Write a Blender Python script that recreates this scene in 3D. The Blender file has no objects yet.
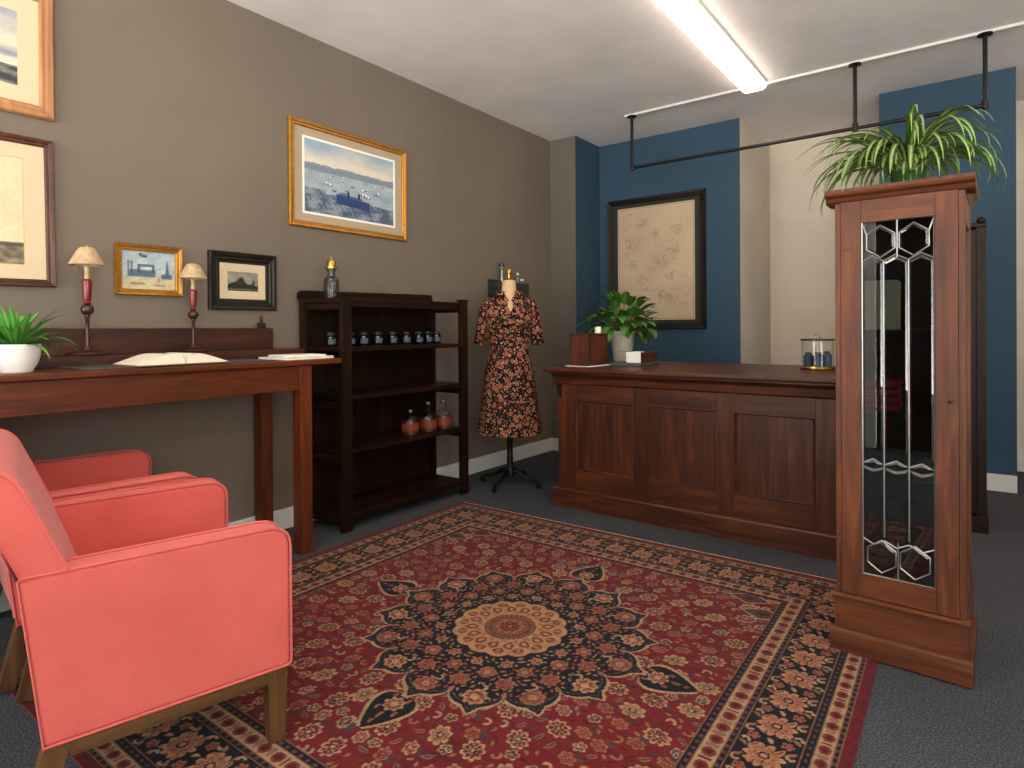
import bpy, bmesh, math, random
import numpy as np
from mathutils import Vector, Matrix
PI = math.pi
SC = bpy.context.scene
COL = SC.collection

# ------------------------------------------------------------------ colour + materials
def lin(c):
    c = np.asarray(c, float) / 255.0
    return np.where(c <= 0.04045, c / 12.92, ((c + 0.055) / 1.055) ** 2.4)
def L4(c):
    r = lin(c); return (float(r[0]), float(r[1]), float(r[2]), 1.0)

class NT:
    def __init__(s, name):
        s.m = bpy.data.materials.new(name); s.m.use_nodes = True
        s.t = s.m.node_tree; s.n = s.t.nodes; s.l = s.t.links
        s.b = s.n['Principled BSDF']; s.out = s.n['Material Output']
    def add(s, typ, **kw):
        n = s.n.new(typ)
        for k, v in kw.items():
            if k in n.inputs.keys(): n.inputs[k].default_value = v
            else: setattr(n, k, v)
        return n
    def link(s, a, b): s.l.new(a, b)
    def ramp(s, fac, stops, interp='LINEAR'):
        r = s.n.new('ShaderNodeValToRGB'); r.color_ramp.interpolation = interp
        e = r.color_ramp.elements
        while len(e) < len(stops): e.new(0.5)
        for i, (p, c) in enumerate(stops): e[i].position = p; e[i].color = L4(c)
        s.link(fac, r.inputs[0]); return r.outputs[0]
    def mix(s, fac, a, b, mode='MIX'):
        m = s.n.new('ShaderNodeMix'); m.data_type = 'RGBA'; m.blend_type = mode
        for sock, v in ((m.inputs[0], fac), (m.inputs[6], a), (m.inputs[7], b)):
            if isinstance(v, (int, float)): sock.default_value = v
            elif isinstance(v, tuple): sock.default_value = v
            else: s.link(v, sock)
        return m.outputs[2]
    def math(s, op, a, b=None, c=None):
        m = s.n.new('ShaderNodeMath'); m.operation = op
        for i, v in enumerate((a, b, c)):
            if v is None: continue
            if isinstance(v, (int, float)): m.inputs[i].default_value = v
            else: s.link(v, m.inputs[i])
        return m.outputs[0]
    def coords(s, scale=(1, 1, 1), rnd=True):
        tc = s.n.new('ShaderNodeTexCoord'); mp = s.n.new('ShaderNodeMapping')
        mp.inputs['Scale'].default_value = scale
        s.link(tc.outputs['Object'], mp.inputs['Vector'])
        if rnd:
            oi = s.n.new('ShaderNodeObjectInfo')
            cb = s.n.new('ShaderNodeCombineXYZ')
            v = s.math('MULTIPLY', oi.outputs['Random'], 37.0)
            for i in range(3): s.link(v, cb.inputs[i])
            s.link(cb.outputs[0], mp.inputs['Location'])
        return mp.outputs[0]
    def noise(s, vec, scale, detail=4, rough=0.55, dist=0.0):
        n = s.add('ShaderNodeTexNoise', Scale=scale, Detail=detail, Roughness=rough, Distortion=dist)
        s.link(vec, n.inputs['Vector']); return n.outputs['Fac']
    def bump(s, h, strength, dist=0.002):
        b = s.add('ShaderNodeBump', Strength=strength, Distance=dist)
        s.link(h, b.inputs['Height']); s.link(b.outputs[0], s.b.inputs['Normal'])
    def base(s, c):
        if isinstance(c, tuple): s.b.inputs['Base Color'].default_value = c
        else: s.link(c, s.b.inputs['Base Color'])
    def set(s, **kw):
        for k, v in kw.items(): s.b.inputs[k.replace('_', ' ')].default_value = v
        return s

def plain(name, c, rough=0.5, metal=0.0, var=0.06, scale=14, bump=0.0, spec=0.5):
    m = NT(name); v = m.coords(); n = m.noise(v, scale)
    c = np.asarray(c, float)
    m.base(m.ramp(n, [(0.25, np.clip(c * (1 - var), 0, 255)), (0.75, np.clip(c * (1 + var), 0, 255))]))
    m.set(Roughness=rough, Metallic=metal)
    m.b.inputs['Specular IOR Level'].default_value = spec
    if bump: m.bump(m.noise(v, scale * 8), bump)
    return m.m

def wood(name, dark, mid, light, axis, rough=0.35, freq=1.0, bump=0.05, coat=0.0, spec=0.36):
    m = NT(name)
    sc = [9.0 * freq] * 3; sc['xyz'.index(axis)] = 0.75 * freq
    v = m.coords(tuple(sc))
    a = m.noise(v, 2.2, 6, 0.62, 1.1)
    sc2 = [90.0 * freq] * 3; sc2['xyz'.index(axis)] = 2.5 * freq
    v2 = m.coords(tuple(sc2))
    f = m.noise(v2, 1.6, 3, 0.6)
    big = m.noise(m.coords((2.2, 2.2, 2.2)), 1.4, 2)
    k = m.math('ADD', m.math('MULTIPLY', a, 0.62), m.math('MULTIPLY', f, 0.22))
    k = m.math('ADD', k, m.math('MULTIPLY', big, 0.16))
    m.base(m.ramp(k, [(0.33, dark), (0.5, mid), (0.68, light)]))
    m.set(Roughness=rough); m.b.inputs['Specular IOR Level'].default_value = spec
    m.b.inputs['Coat Weight'].default_value = coat
    m.b.inputs['Coat Roughness'].default_value = 0.25
    m.bump(f, bump, 0.001)
    return m.m

def wood3(name, dark, mid, light, **kw):
    return {a: wood(name + '_' + a, dark, mid, light, a, **kw) for a in 'xyz'}

def paint(name, c, bump=0.12, rough=0.75, var=0.035):
    m = NT(name); v = m.coords(rnd=False)
    n = m.noise(v, 1.7, 5); c = np.asarray(c, float)
    m.base(m.ramp(n, [(0.3, c * (1 - var)), (0.7, np.clip(c * (1 + var), 0, 255))]))
    m.set(Roughness=rough); m.b.inputs['Specular IOR Level'].default_value = 0.3
    m.bump(m.noise(v, 55, 3), bump, 0.002)
    return m.m

def thin_glass(name, tint=(250, 252, 250), rough=0.0, ior=1.5, body=0.0, bodycol=(20, 20, 20)):
    m = NT(name); m.n.remove(m.b)
    tr = m.add('ShaderNodeBsdfTransparent'); tr.inputs[0].default_value = L4(tint)
    gl = m.add('ShaderNodeBsdfGlossy', Roughness=rough)
    fr = m.add('ShaderNodeFresnel'); ge = m.add('ShaderNodeNewGeometry')
    m.link(m.math('MULTIPLY_ADD', ge.outputs['Backfacing'], 1 / ior - ior, ior), fr.inputs['IOR'])
    mx = m.add('ShaderNodeMixShader')
    m.link(fr.outputs[0], mx.inputs[0]); m.link(gl.outputs[0], mx.inputs[2])
    if body > 0:
        df = m.add('ShaderNodeBsdfDiffuse'); df.inputs[0].default_value = L4(bodycol)
        m2 = m.add('ShaderNodeMixShader'); m2.inputs[0].default_value = body
        m.link(tr.outputs[0], m2.inputs[1]); m.link(df.outputs[0], m2.inputs[2])
        m.link(m2.outputs[0], mx.inputs[1])
    else: m.link(tr.outputs[0], mx.inputs[1])
    m.link(mx.outputs[0], m.out.inputs[0]); return m.m

def vcol(name, rough=0.6, bump=0.0, bscale=200, spec=0.4, sheen=0.0):
    m = NT(name); a = m.add('ShaderNodeAttribute', attribute_name='Col')
    v = m.coords(); n = m.noise(v, 60, 3)
    c = m.mix(0.12, a.outputs['Color'], m.ramp(n, [(0.3, (90, 90, 90)), (0.7, (255, 255, 255))]), 'MULTIPLY')
    m.base(c); m.set(Roughness=rough); m.b.inputs['Specular IOR Level'].default_value = spec
    if sheen: m.b.inputs['Sheen Weight'].default_value = sheen
    if bump: m.bump(m.noise(v, bscale, 2), bump, 0.002)
    return m.m

def emit(name, c, strength):
    m = NT(name); m.set(Roughness=0.6); m.base(L4((240, 240, 235)))
    m.b.inputs['Emission Color'].default_value = L4(c)
    m.b.inputs['Emission Strength'].default_value = strength
    return m.m

def carpet_mat():
    m = NT('charcoal_carpet'); v = m.coords(rnd=False)
    n = m.noise(v, 170, 3, 0.7); n2 = m.noise(v, 420, 2, 0.6); b = m.noise(v, 2.5, 3)
    k = m.math('ADD', m.math('MULTIPLY', n, 0.55), m.math('MULTIPLY', n2, 0.45))
    c = m.ramp(k, [(0.36, (32, 33, 36)), (0.5, (62, 63, 68)), (0.64, (116, 118, 124))])
    c = m.mix(0.25, c, m.ramp(b, [(0.3, (150, 150, 150)), (0.7, (255, 255, 255))]), 'MULTIPLY')
    m.base(c); m.set(Roughness=0.95); m.b.inputs['Specular IOR Level'].default_value = 0.15
    m.bump(k, 0.7, 0.004); return m.m

def coral_mat():
    m = NT('coral_upholstery'); v = m.coords()
    n = m.noise(v, 5, 4); w = m.noise(v, 380, 2, 0.6)
    c = m.ramp(n, [(0.3, (202, 90, 82)), (0.7, (214, 100, 91))])
    c = m.mix(0.35, c, m.ramp(w, [(0.3, (190, 190, 190)), (0.7, (255, 255, 255))]), 'MULTIPLY')
    m.base(c); m.set(Roughness=0.9); m.b.inputs['Sheen Weight'].default_value = 0.15
    m.b.inputs['Specular IOR Level'].default_value = 0.2
    m.bump(w, 0.25, 0.0015); return m.m

def dress_mat():
    m = NT('floral_dress_print'); v = m.coords(rnd=False)
    nz = m.add('ShaderNodeTexNoise', Scale=60.0, Detail=2.0); m.link(v, nz.inputs['Vector'])
    off = m.add('ShaderNodeVectorMath', operation='MULTIPLY_ADD')
    m.link(nz.outputs['Color'], off.inputs[0]); off.inputs[1].default_value = (0.018,) * 3
    m.link(v, off.inputs[2]); vv = off.outputs[0]
    def vor(scale):
        t = m.add('ShaderNodeTexVoronoi', Scale=scale, Randomness=0.85); m.link(vv, t.inputs['Vector']); return t
    g = (20, 12, 11)
    s1 = vor(62)
    small = m.ramp(s1.outputs['Color'], [(0, (164, 124, 92)), (0.35, (124, 58, 42)), (0.6, (178, 138, 106)), (0.8, (132, 54, 42))], 'CONSTANT')
    f1 = m.ramp(s1.outputs['Distance'], [(0.0, (255, 255, 255)), (0.36, (255, 255, 255)), (0.42, (0, 0, 0))])
    c = m.mix(f1, L4(g), small)
    s2 = vor(24)
    ring = m.ramp(s2.outputs['Distance'], [(0, (52, 18, 15)), (0.1, (166, 92, 66)), (0.2, (110, 44, 34)), (0.27, (176, 118, 90)), (0.38, (142, 64, 50))], 'CONSTANT')
    f2 = m.ramp(s2.outputs['Distance'], [(0.0, (255, 255, 255)), (0.36, (255, 255, 255)), (0.40, (0, 0, 0))])
    edge = m.ramp(s2.outputs['Distance'], [(0.0, (255, 255, 255)), (0.45, (255, 255, 255)), (0.48, (0, 0, 0))])
    c = m.mix(edge, c, L4(g)); c = m.mix(f2, c, ring)
    m.base(c); m.set(Roughness=0.8); m.b.inputs['Specular IOR Level'].default_value = 0.2
    return m.m

WALNUT = wood3('walnut', (32, 13, 5), (68, 32, 13), (106, 54, 24), rough=0.42, bump=0.05)
CABW = wood3('red_oak', (46, 19, 6), (86, 41, 15), (120, 64, 27), rough=0.48, bump=0.07)
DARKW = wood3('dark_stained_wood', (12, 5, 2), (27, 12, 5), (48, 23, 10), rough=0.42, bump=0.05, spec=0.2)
DESKW = wood3('mahogany', (46, 17, 4), (88, 38, 11), (122, 59, 21), rough=0.42, bump=0.05)
SPLASHW = wood3('aged_mahogany', (28, 12, 5), (54, 25, 11), (80, 40, 19), rough=0.48, bump=0.05)
OAK = wood3('light_oak', (52, 33, 16), (82, 54, 27), (108, 74, 41), rough=0.5, bump=0.06)
BLACKW = wood3('ebonised_wood', (11, 7, 6), (26, 16, 12), (44, 29, 22), rough=0.33, bump=0.04)
FRAMEBR = wood3('brown_frame', (40, 18, 8), (70, 34, 17), (98, 52, 28), rough=0.35)
PINE = wood3('limed_pine', (128, 82, 46), (162, 112, 70), (186, 138, 96), rough=0.45)
M = dict(
    wall=paint('taupe_paint', (113, 101, 89)), ceil=paint('white_ceiling', (241, 234, 232), bump=0.35),
    blue=paint('blue_paint', (48, 73, 92)), beige=paint('beige_paint', (214, 201, 184)),
    white_wall=paint('white_wall', (222, 218, 210)), greyp=paint('grey_pilaster', (104, 96, 87)), skirting=plain('skirting_white', (214, 212, 206), 0.5, var=0.02),
    carpet=carpet_mat(), coral=coral_mat(), dress=dress_mat(),
    gold=plain('gilt', (172, 120, 46), 0.35, 0.7, 0.12, 40), brass=plain('brass', (198, 156, 84), 0.25, 1.0, 0.06),
    iron=plain('cast_iron', (24, 21, 20), 0.42, 0.5), pipe=plain('black_pipe', (26, 23, 22), 0.4, 0.5),
    mat=plain('mat_board', (204, 182, 150), 0.9, var=0.015), matgrey=plain('mat_board_taupe', (172, 152, 126), 0.9, var=0.02),
    white=plain('white_card', (236, 233, 226), 0.8, var=0.015), blackmat=plain('black_mat', (26, 25, 24), 0.8),
    greenmat=plain('dark_green_mat', (36, 38, 33), 0.85), pot=plain('white_ceramic', (228, 226, 220), 0.25, var=0.015),
    clay=plain('cream_ceramic', (214, 204, 188), 0.4, var=0.02), greenpot=plain('green_glazed_pot', (38, 66, 30), 0.2, var=0.15),
    soil=plain('potting_soil', (40, 28, 20), 0.95, var=0.4, scale=60, bump=0.5),
    leaf=vcol('leaf_skin', 0.42), paintv=vcol('painted_surface', 0.7), rug=vcol('rug_pile', 0.95, 0.5, 420, 0.1, 0.05),
    lead=plain('lead_came', (150, 152, 150), 0.35, 0.9), burg=plain('burgundy_lacquer', (112, 30, 34), 0.25),
    darkburg=plain('dark_turned_wood', (58, 26, 22), 0.28), shade=plain('parchment_shade', (178, 152, 116), 0.8, var=0.16, scale=40),
    form=plain('cream_form_cloth', (206, 176, 134), 0.85, var=0.03), glass=thin_glass('clear_glass'),
    smoke=thin_glass('smoked_glass', (196, 200, 202), 0.02, 1.55, 0.12, (60, 64, 66)), jar=thin_glass('dark_jar_glass', (70, 78, 88), 0.03, 1.6, 0.7, (20, 24, 30)),
    door=thin_glass('leaded_door_glass', (215, 222, 224), 0.0, 1.85), label=plain('rust_label', (108, 42, 16), 0.7, var=0.15),
    amber=plain('rust_liquid', (66, 24, 12), 0.35, var=0.15), tin=plain('pewter_metal', (120, 118, 112), 0.35, 0.9),
    bluelab=plain('blue_label', (40, 66, 92), 0.6, var=0.1), slate=plain('slate_board', (74, 73, 72), 0.55, var=0.05),
    page=plain('book_page', (232, 222, 202), 0.85, var=0.03, scale=30), cover=plain('book_cover', (150, 112, 74), 0.6),
    darkmetal=plain('dark_enamel', (54, 54, 52), 0.4, 0.3), red=plain('reflection_red', (150, 36, 40), 0.85, var=0.2, scale=30),  # the red colours a reflection stand-in inside the cabinet
    lamp=emit('lit_diffuser', (255, 238, 220), 11.0), lampbody=plain('white_metal', (230, 228, 222), 0.4, var=0.01),
    fringe=plain('rug_fringe', (216, 184, 158), 0.9, var=0.1, scale=60), rugred=plain('rug_selvedge', (120, 24, 30), 0.95, var=0.15, scale=90),
    paving=plain('street_paving', (120, 118, 114), 0.9, var=0.15, scale=3), uphol=plain('grey_light', (150, 150, 148), .6),
    jarlabel=plain('grey_jar_label', (74, 84, 92), 0.6, var=0.1), plug=plain('dark_cork', (70, 42, 22), .7),
)

# ------------------------------------------------------------------ geometry helpers
class MB:
    def __init__(s): s.bm = bmesh.new(); s.bev = False
    def _take(s, t, bev=0, seg=2, xf=None):
        if bev > 0:
            s.bev = True
            bmesh.ops.bevel(t, geom=[e for e in t.edges], offset=bev, segments=seg, profile=0.5, affect='EDGES', clamp_overlap=True)
        if xf is not None: bmesh.ops.transform(t, matrix=xf, verts=t.verts)
        bmesh.ops.recalc_face_normals(t, faces=t.faces)
        me = bpy.data.meshes.new('t'); t.to_mesh(me); t.free(); s.bm.from_mesh(me); bpy.data.meshes.remove(me)
        return s
    def box(s, x0, x1, y0, y1, z0, z1, bev=0.0, seg=2, xf=None):
        t = bmesh.new(); bmesh.ops.create_cube(t, size=1)
        for v in t.verts:
            v.co = Vector(((x0 + x1) / 2 + v.co.x * (x1 - x0), (y0 + y1) / 2 + v.co.y * (y1 - y0), (z0 + z1) / 2 + v.co.z * (z1 - z0)))
        return s._take(t, bev, seg, xf)
    def prism(s, poly, axis, a0, a1, bev=0.0, seg=2, xf=None, top=1.0):
        t = bmesh.new(); n = len(poly)
        def P(p, a): return {'x': (a, p[0], p[1]), 'y': (p[0], a, p[1]), 'z': (p[0], p[1], a)}[axis]
        A = [t.verts.new(P(p, a0)) for p in poly]; B = [t.verts.new(P((p[0] * top, p[1] * top), a1)) for p in poly]
        t.faces.new(A); t.faces.new(B[::-1])
        for i in range(n): t.faces.new((A[i], B[i], B[(i + 1) % n], A[(i + 1) % n]))
        bmesh.ops.recalc_face_normals(t, faces=t.faces)
        if bev > 0:
            s.bev = True
            ed = [e for e in t.edges if e.calc_face_angle(0) > 0.5]
            bmesh.ops.bevel(t, geom=ed, offset=bev, segments=seg, profile=0.5, affect='EDGES', clamp_overlap=True)
        return s._take(t, 0, 1, xf)
    def lathe(s, prof, c=(0, 0, 0), n=32, xf=None, sx=1, sy=1):
        t = bmesh.new(); rings = []
        for r, z in prof:
            if r < 1e-5: rings.append([t.verts.new((c[0], c[1], c[2] + z))])
            else: rings.append([t.verts.new((c[0] + sx * r * math.cos(2 * PI * i / n), c[1] + sy * r * math.sin(2 * PI * i / n), c[2] + z)) for i in range(n)])
        for a, b in zip(rings, rings[1:]):
            for i in range(n):
                j = (i + 1) % n
                if len(a) == 1 and len(b) == 1: break
                if len(a) == 1: t.faces.new((a[0], b[i], b[j]))
                elif len(b) == 1: t.faces.new((a[i], a[j], b[0]))
                else: t.faces.new((a[i], a[j], b[j], b[i]))
        return s._take(t, 0, 1, xf)
    def tube(s, pts, r, n=10, closed=False, cap=True):
        pts = [Vector(p) for p in pts]; m = len(pts)
        rs = r if isinstance(r, (list, tuple)) else [r] * m
        t = bmesh.new(); rings = []; up = None
        for i, p in enumerate(pts):
            if closed: d = (pts[(i + 1) % m] - pts[i - 1]).normalized()
            else: d = (pts[min(i + 1, m - 1)] - pts[max(i - 1, 0)]).normalized()
            if up is None:
                up = Vector((0, 0, 1)) if abs(d.z) < 0.9 else Vector((1, 0, 0))
            a = d.cross(up).normalized(); b = a.cross(d).normalized(); up = b
            rings.append([t.verts.new(p + rs[i] * (math.cos(2 * PI * k / n) * a + math.sin(2 * PI * k / n) * b)) for k in range(n)])
        for i in range(m if closed else m - 1):
            a, b = rings[i], rings[(i + 1) % m]
            for k in range(n): t.faces.new((a[k], a[(k + 1) % n], b[(k + 1) % n], b[k]))
        if cap and not closed: t.faces.new(rings[0][::-1]); t.faces.new(rings[-1])
        return s._take(t)
    def sphere(s, c, r, n=16, sz=1.0):
        return s.lathe([(max(0, r * math.sin(PI * i / n)) if 0 < i < n else 0, -r * sz * math.cos(PI * i / n)) for i in range(n + 1)], c, 2 * n)
    def bar(s, p, q, w, h, bev=0, taper=1.0):
        p, q = Vector(p), Vector(q); d = q - p; ln = d.length; d.normalize()
        x = Vector((1, 0, 0)) if abs(d.x) < 0.9 else Vector((0, 1, 0))
        y = d.cross(x).normalized(); x = y.cross(d).normalized()
        xf = Matrix(((x.x, y.x, d.x, p.x), (x.y, y.y, d.y, p.y), (x.z, y.z, d.z, p.z), (0, 0, 0, 1)))
        return s.prism([(-w / 2, -h / 2), (w / 2, -h / 2), (w / 2, h / 2), (-w / 2, h / 2)], 'z', 0, ln, bev, 2, xf, taper)
    def build(s, name, mat, parent=None, smooth=True, ang=0.6, loc=None, rotz=0):
        me = bpy.data.meshes.new(name); s.bm.to_mesh(me); s.bm.free()
        if smooth and len(me.polygons):
            me.shade_smooth(); me.set_sharp_from_angle(angle=ang)
        o = bpy.data.objects.new(name, me); COL.objects.link(o)
        if mat is not None: me.materials.append(mat)
        if s.bev and smooth:
            wn = o.modifiers.new('weighted_normal', 'WEIGHTED_NORMAL'); wn.keep_sharp = True; wn.weight = 90
        if parent is not None: o.parent = parent
        if loc is not None: o.location = loc
        o.rotation_euler = (0, 0, rotz)
        return o

def each(name, mat, parent, boxes, bev=.002):
    return [MB().box(*b, bev).build(name, mat, parent) for b in boxes]

def raw(name, verts, faces, mat, parent=None, cols=None, smooth=False, loc=None, rotz=0):
    me = bpy.data.meshes.new(name)
    verts = np.asarray(verts, np.float32); faces = np.asarray(faces, np.int32)
    k = faces.shape[1]
    me.vertices.add(len(verts)); me.vertices.foreach_set('co', verts.ravel())
    me.loops.add(faces.size); me.loops.foreach_set('vertex_index', faces.ravel())
    me.polygons.add(len(faces)); me.polygons.foreach_set('loop_start', np.arange(0, faces.size, k, dtype=np.int32))
    me.update(calc_edges=True)
    if cols is not None:
        a = me.color_attributes.new('Col', 'FLOAT_COLOR', 'POINT')
        c = np.ones((len(verts), 4), np.float32); c[:, :3] = cols
        a.data.foreach_set('color', c.ravel())
    if smooth: me.shade_smooth()
    o = bpy.data.objects.new(name, me); COL.objects.link(o); me.materials.append(mat)
    if parent is not None: o.parent = parent
    if loc is not None: o.location = loc
    o.rotation_euler = (0, 0, rotz)
    return o

def thing(name, label, cat, loc=(0, 0, 0), rotz=0.0, group=None):
    o = bpy.data.objects.new(name, None); COL.objects.link(o); o.empty_display_size = 0.05
    o.location = loc; o.rotation_euler = (0, 0, rotz); o['label'] = label; o['category'] = cat
    if group: o['group'] = group
    return o
def tag(o, label, cat, group=None):
    o['label'] = label; o['category'] = cat
    if group: o['group'] = group
    return o
def struct(mb, name, mat):
    o = mb.build(name, mat); o['kind'] = 'structure'; return o
def dup(root, loc, label, rotz=None):
    r = root.copy(); COL.objects.link(r); r.location = loc; r['label'] = label
    if rotz is not None: r.rotation_euler = (0, 0, rotz)
    for ch in list(root.children):
        c = ch.copy(); COL.objects.link(c); c.parent = r
        for g in list(ch.children):
            d = g.copy(); COL.objects.link(d); d.parent = c
    return r

# ------------------------------------------------------------------ camera
F_PX, YAW, PITCH, ROLL, CY = 614.7, 0.6452, -0.0038, -0.0063, 331.4
cam = bpy.data.cameras.new('camera'); cam_o = bpy.data.objects.new('camera', cam); COL.objects.link(cam_o)
r = Vector((math.cos(YAW), math.sin(YAW), 0)); f = Vector((-math.sin(YAW), math.cos(YAW), 0)); u = Vector((0, 0, 1))
f2 = f * math.cos(PITCH) + u * math.sin(PITCH); u2 = u * math.cos(PITCH) - f * math.sin(PITCH)
r3 = r * math.cos(ROLL) + u2 * math.sin(ROLL); u3 = u2 * math.cos(ROLL) - r * math.sin(ROLL)
cam_o.matrix_world = Matrix(((r3.x, u3.x, -f2.x, 0), (r3.y, u3.y, -f2.y, 0), (r3.z, u3.z, -f2.z, 1.15), (0, 0, 0, 1)))
cam.sensor_width = 36; cam.lens = F_PX / 1024 * 36; cam.shift_y = -(384 - CY) / 1024; cam.clip_start = 0.05
SC.camera = cam_o

# ------------------------------------------------------------------ room shell
XL, ZC = -3.21, 2.929
XR, YF, YB = 2.4, -1.8, 6.3
YP, YBL, YB2 = 4.885, 5.342, 5.457          # pilaster, blue chimney breast, second blue wall
struct(MB().box(XL - .12, XR + .12, YF - .12, YB + .12, -0.1, 0), 'floor', M['carpet'])
struct(MB().box(XL - .12, XR + .12, YF - .12, YB + .12, ZC, ZC + .1), 'ceiling', M['ceil'])
struct(MB().box(XL - .12, XL, YF - .12, YB + .12, 0, ZC), 'wall_left', M['wall'])
RY0, RY1 = -1.5, .9
w = MB(); w.box(XR, XR + .12, YF - .12, RY0, 0, ZC); w.box(XR, XR + .12, RY1, YB + .12, 0, ZC)
w.box(XR, XR + .12, RY0, RY1, 0, .5); w.box(XR, XR + .12, RY0, RY1, 2.7, ZC)
struct(w, 'wall_right', M['white_wall'])
w = MB(); ym = (RY0 + RY1) / 2
for a in (RY0 + .03, ym, RY1 - .03): w.box(XR + .02, XR + .1, a - .03, a + .03, .5, 2.7, .005)
w.box(XR + .02, XR + .1, RY0, RY1, .5, .56, .005); w.box(XR + .02, XR + .1, RY0, RY1, 2.64, 2.7, .005)
wf = struct(w, 'window_3', M['skirting'])  # unseen window added so daylight reaches the chair side and left wall
MB().box(XR + .058, XR + .064, RY0 + .05, RY1 - .05, .55, 2.65).build('window_pane', M['glass'], wf)
struct(MB().box(XL, XR, YB, YB + .12, 0, ZC), 'wall_back', M['beige'])
struct(MB().box(XL, -2.937, YP, YBL, 0, ZC), 'wall_pilaster', M['greyp'])
struct(MB().box(-2.9368, -2.933, YP + .002, YBL, 0, ZC), 'trim_1', M['blue'])
struct(MB().box(XL, -1.589, YBL, YB, 0, ZC), 'wall_chimney_core', M['beige'])
struct(MB().box(-2.933, -1.589, YBL - .004, YBL, 0, ZC), 'wall_chimney_breast', M['blue'])
struct(MB().box(-0.58, 0.231, YB2, YB, 0, ZC), 'wall_alcove_pier', M['blue'])
# shop-front wall behind the camera with a wide display window
WZ0, WZ1 = 0.25, 2.75
WINS = [(-3.0, -1.08), (0.18, 2.2)]; DX0, DX1, DTOP = -1.0, 0.1, 2.35
w = MB()
for x0, x1 in ((XL, -3.0), (-1.08, DX0), (DX1, .18), (2.2, XR)): w.box(x0, x1, YF - .12, YF, 0, ZC)
w.box(DX0, DX1, YF - .12, YF, DTOP, ZC)
for x0, x1 in WINS: w.box(x0, x1, YF - .12, YF, 0, WZ0); w.box(x0, x1, YF - .12, YF, WZ1, ZC)
struct(w, 'wall_front', M['white_wall'])
for k, (x0, x1) in enumerate(WINS):
    w = MB(); xm = (x0 + x1) / 2
    for a in (x0 + .03, xm, x1 - .03): w.box(a - .03, a + .03, YF - .1, YF - .02, WZ0, WZ1, .005)
    w.box(x0, x1, YF - .1, YF - .02, WZ0, WZ0 + .06, .005); w.box(x0, x1, YF - .1, YF - .02, WZ1 - .06, WZ1, .005)
    wf = struct(w, 'window_%d' % (k + 1), M['skirting'])
    MB().box(x0 + .05, x1 - .05, YF - .064, YF - .058, WZ0 + .05, WZ1 - .05).build('window_pane', M['glass'], wf)
dr = struct(MB().box(DX0 + .01, DX1 - .01, YF - .09, YF - .04, .005, DTOP - .01, .004), 'door_1', DARKW['z'])  # unseen dark door added for the flat cabinet panes to reflect
for z0, z1 in ((.2, .95), (1.1, 2.15)):
    for x0, x1 in ((-.88, -.5), (-.4, -.02)): MB().box(x0, x1, YF - .04, YF - .03, z0, z1, .004).build('door_panel', DARKW['z'], dr)
MB().sphere((-.93, YF - .01, 1.05), .03, 10).build('added_door_knob', M['brass'], dr)
# skirting boards
def skirt(name, x0, x1, y0, y1): struct(MB().box(x0, x1, y0, y1, 0, .118, .004), name, M['skirting'])
skirt('baseboard_left', XL, XL + .017, YF, YP)
skirt('baseboard_pilaster', XL + .017, -2.937, YP - .017, YP)
skirt('baseboard_chimney', -2.93, -1.589, YBL - .021, YBL - .004)
skirt('baseboard_chimney_side', -1.589, -1.572, YBL, YB - .017)
skirt('baseboard_alcove', -1.572, -.58, YB - .017, YB)
skirt('baseboard_pier', -.58, .231, YB2 - .017, YB2)
skirt('baseboard_back', .231, XR, YB - .017, YB)
# white cable trunking across the ceiling
struct(MB().box(-2.335, XR, 4.675, 4.705, ZC - .018, ZC, .003), 'trim_2', M['skirting'])

# ------------------------------------------------------------------ ceiling light
def batten(x, y0, y1, label):
    t = thing('fluorescent_light', label, 'light', (x, 0, 0))
    MB().box(-.0875, .0875, y0, y1, ZC - .022, ZC, .003).build('light_body', M['lampbody'], t)
    MB().prism([(-.086, ZC - .0222), (.086, ZC - .0222), (.078, ZC - .048), (.06, ZC - .06), (-.06, ZC - .06), (-.078, ZC - .048)], 'y', y0 + .01, y1 - .004).build('diffuser', M['lamp'], t)
batten(-1.2775, 2.2, 4.655, 'long white fluorescent batten glowing on the ceiling, ending at the cable trunking')
batten(-1.2775, -1.2, 1.25, 'added fluorescent batten, out of view on the ceiling by the shop front, in line with the glowing one')  # unseen lamp added to lift the room brightness
batten(1.25, 3.3, 5.75, 'added fluorescent batten, out of view on the ceiling over the back right part of the shop')  # added out of view to brighten the alcove and back right
batten(1.1, -1.2, 1.25, 'added fluorescent batten, out of view on the ceiling near the right hand wall')  # another unseen lamp, added as extra ceiling light

# ------------------------------------------------------------------ black pipe rail
t = thing('pipe_rail', 'black iron pipe hanging rail dropped from the ceiling on three short pipes', 'rail', (0, 4.69, ZC - .018))
zp = 2.482 - (ZC - .018)
w = MB(); w.tube([(-2.27, 0, zp), (.055, 0, zp)], .0125, 12)
for x in (-2.27, .055): w.sphere((x, 0, zp), .0175, 8)
w.build('rail_pipe', M['pipe'], t)
for x in (-2.27, -.637, .055):
    d = MB(); d.tube([(x, 0, zp), (x, 0, -.004)], .0125, 12); d.lathe([(.017, zp - .02), (.019, zp - .012), (.019, zp + .03), (.016, zp + .034)], (x, 0, 0), 14)
    d.build('drop_pipe', M['pipe'], t)
    MB().lathe([(0, -.012), (.022, -.012), (.04, -.008), (.04, 0), (0, 0)], (x, 0, 0), 20).build('flange', M['pipe'], t)

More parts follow.
